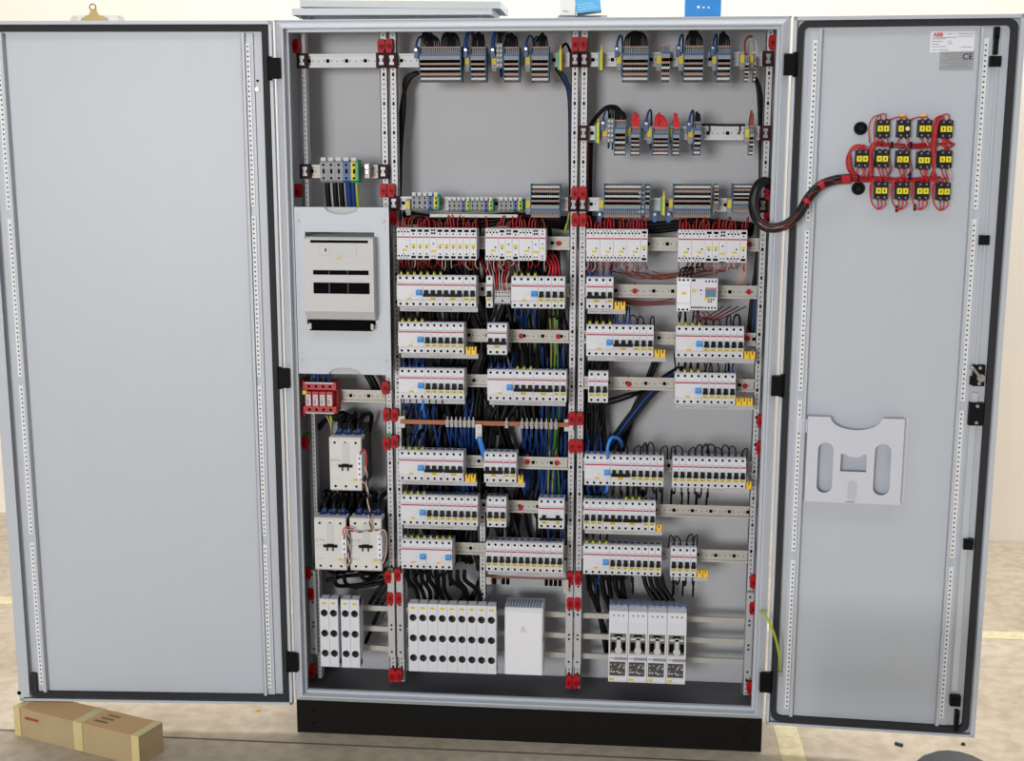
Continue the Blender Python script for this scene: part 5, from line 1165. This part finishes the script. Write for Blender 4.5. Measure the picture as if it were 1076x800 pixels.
# clipboard hooked over the rear of the left door
Yc = .045; a, b = P(74, 22, Yc), P(131, 22, Yc)
t = thing('clipboard', 'clipboard with brass clip showing above the left door', 'clipboard', ((a.x+b.x)/2, Yc, a.z-.28)); W2 = (b.x-a.x)/2; H = P(74, 16.5, Yc).z-(a.z-.28)
mb = MB(); sheet(mb, [rrect(-W2, W2, 0, H, .012)], .003, 0); O('board', mb.mesh('board', mat('clip_board', '#e2d9c8', .6)), t)
O('paper', MB().box(-W2+.02, W2-.016, -.0025, -.0016, .01, H-.002).mesh('paper', M_CARD), t)
mb = MB(); sheet(mb, [[(-.035, 0), (.035, 0), (.034, .006), (.012, .016), (.006, .030), (-.006, .030), (-.012, .016), (-.034, .006)]], .004, -.007)
c = O('clip', mb.mesh('clip', mat('brass', '#8a7a52', .35, .7)), t, (-.006, 0, H-.014))
ring_ = [(.0085*math.cos(i*math.pi/6)-.002, -.007, .034+.0085*math.sin(i*math.pi/6)) for i in range(13)]
O('ring', MB().tube(ring_, .0018, 6).mesh('ring', MATS['brass']), c)

# ------------------------------------------------------------------ on the floor
A, B_, C_ = PF(17, 772.4), PF(147.4, 805.7), PF(166.4, 793.7)
ex = (B_-A).normalized(); ey = Vector((-ex.y, ex.x, 0)); Lb = (B_-A).length; Wb = .095; Hb = .084
t = thing('cardboard_box', 'long taped cardboard box lying under the left door', 'box', A, None, (0, 0, math.atan2(ex.y, ex.x)))
M_CB = mat('cardboard', '#b7a27c', .8, 0, .12, 14); M_CBT = mat('cardboard_top', '#cfa878', .8, 0, .06, 14); M_TAPE = mat('tape', '#d6c78f', .35, 0, .06, 20)
O('carton', MB().box(0, Lb, 0, Wb, 0, Hb-.001).mesh('carton', M_CB), t)
O('lid', MB().box(.001, Lb-.001, -.002, Wb-.001, Hb-.001, Hb+.001).mesh('lid', M_CBT), t)
for x0, x1 in ((-.001, .022), (Lb*.49, Lb*.56), (Lb-.024, Lb+.001)):
    O('tape', MB().box(x0, x1, -.0028, -.0005, .002 if x0 > .01 and x1 < Lb else 0, Hb+.0015).box(x0, x1, -.0028, Wb, Hb+.001, Hb+.002).mesh('tape', M_TAPE), t)
O('red_mark', MB().box(.040, .088, -.0022, -.0008, Hb*.66, Hb*.74).mesh('rm', mat('mark_red', '#a8442c', .7)), t)
mb = MB()
for k in range(3): mb.box(Lb*.60+.006*k, Lb*.60+.045+.004*k, Wb*.25+k*.02, Wb*.25+.010+k*.02, Hb+.0010, Hb+.0014)
O('print', mb.mesh('print', mat('print_brown', '#8b6f4e', .8)), t)
for u, v, c, l, cat, nm in ((945, 783, '#203050', 'tiny dark blue plug lying on the floor below the right door', 'plug', 'floor_plug'), (1012, 783, '#1c1a1a', 'tiny black bead on the floor below right door corner', 'bead', 'floor_bead'), (271, 747.5, '#d8b23a', 'tiny yellow bung on the floor below the left door', 'bung', 'yellow_bung')):
    p = PF(u, v); r = .0045
    tag(O(nm, (MB().cyl((-.012, 0, r), (1, -.6, 0), r, .022, 8) if 'plug' in nm else MB().cyl((0, 0, 0), (0, 0, 1), r*1.5, .006, 8, r)).mesh(nm, mat(nm+'_m', c, .5)), None, p), l, cat)
# office chair armrest at the lower right edge of the frame
p = PF(996, 788, .615)
t = thing('office_chair', 'dark office chair armrest peeking in at lower right', 'chair', (p.x, p.y-.085, 0))
M_ARM = mat('armrest_grey', '#3c3d42', .5)
mb = MB(); n = 20; prof = [(.0, .0), (.055, .0), (.072, .010), (.072, .020), (.060, .031), (0, .036)]; i0 = 0
for r, z in prof:
    for k in range(n):
        an = 2*math.pi*k/n; mb.v.append((max(r, .001)*1.0*math.cos(an), max(r, .001)*1.35*math.sin(an), .585+z))
for j in range(len(prof)-1):
    for k in range(n): mb.face([j*n+k, j*n+(k+1) % n, (j+1)*n+(k+1) % n, (j+1)*n+k], True)
O('armrest', mb.mesh('armrest', M_ARM), t)
O('armrest_post', MB().box(-.015, .015, -.03, .03, .42, .59).box(-.28, .015, -.03, .03, .41, .43).mesh('post', M_TOG), t)
O('seat', MB().prism([(-.22, .43), (-.24, .46), (-.22, .50), (.20, .50), (.22, .46), (.20, .43)], -.50, -.06).mesh('seat', mat('seat_fabric', '#26262a', .9)), t)
O('column', MB().cyl((-.28, 0, .08), (0, 0, 1), .025, .35, 12).mesh('column', M_TOG), t)
mb = MB()
for k in range(5):
    an = 2*math.pi*k/5; mb.tube([(-.28, 0, .09), (-.28+.28*math.cos(an), .28*math.sin(an), .06)], .018, 6); mb.cyl((-.28+.28*math.cos(an), .28*math.sin(an)-.01, .03), (0, 1, 0), .03, .02, 12)
O('star_base', mb.mesh('base', M_TOG), t)

# ------------------------------------------------------------------ labels: number the look-alikes from left to right
SMALL = ('terminal_screws', 'terminals', 'slots', 'screws', 'perforated_strip', 'cover_screw', 'printed_marks', 'printed_stripes', 'pressed_line', 'print', 'warning_mark', 'window', 'printed_name', 'marker_rail', 'finger_pan')
by = {}
bpy.context.view_layer.update()
for o in list(COL.objects):
    if o.parent is not None:
        if o.name.split('.')[0] in SMALL: o['kind'] = 'stuff'
    elif 'label' in o.keys(): by.setdefault(o['label'], []).append(o)
for lab, os_ in by.items():
    if len(os_) < 2 or 'among those behind' in lab: continue
    def cx(o):
        return o.matrix_world.translation.x if o.type == 'EMPTY' else (o.matrix_world @ (sum((Vector(c) for c in o.bound_box), Vector())/8)).x
    os_.sort(key=cx)
    for i, o in enumerate(os_):
        n = ORD[i+1] if i+1 < len(ORD) else None
        if n is None: continue
        new = lab+', '+n+' from left'
        o['label'] = new if len(new.split()) <= 16 else n+' '+lab
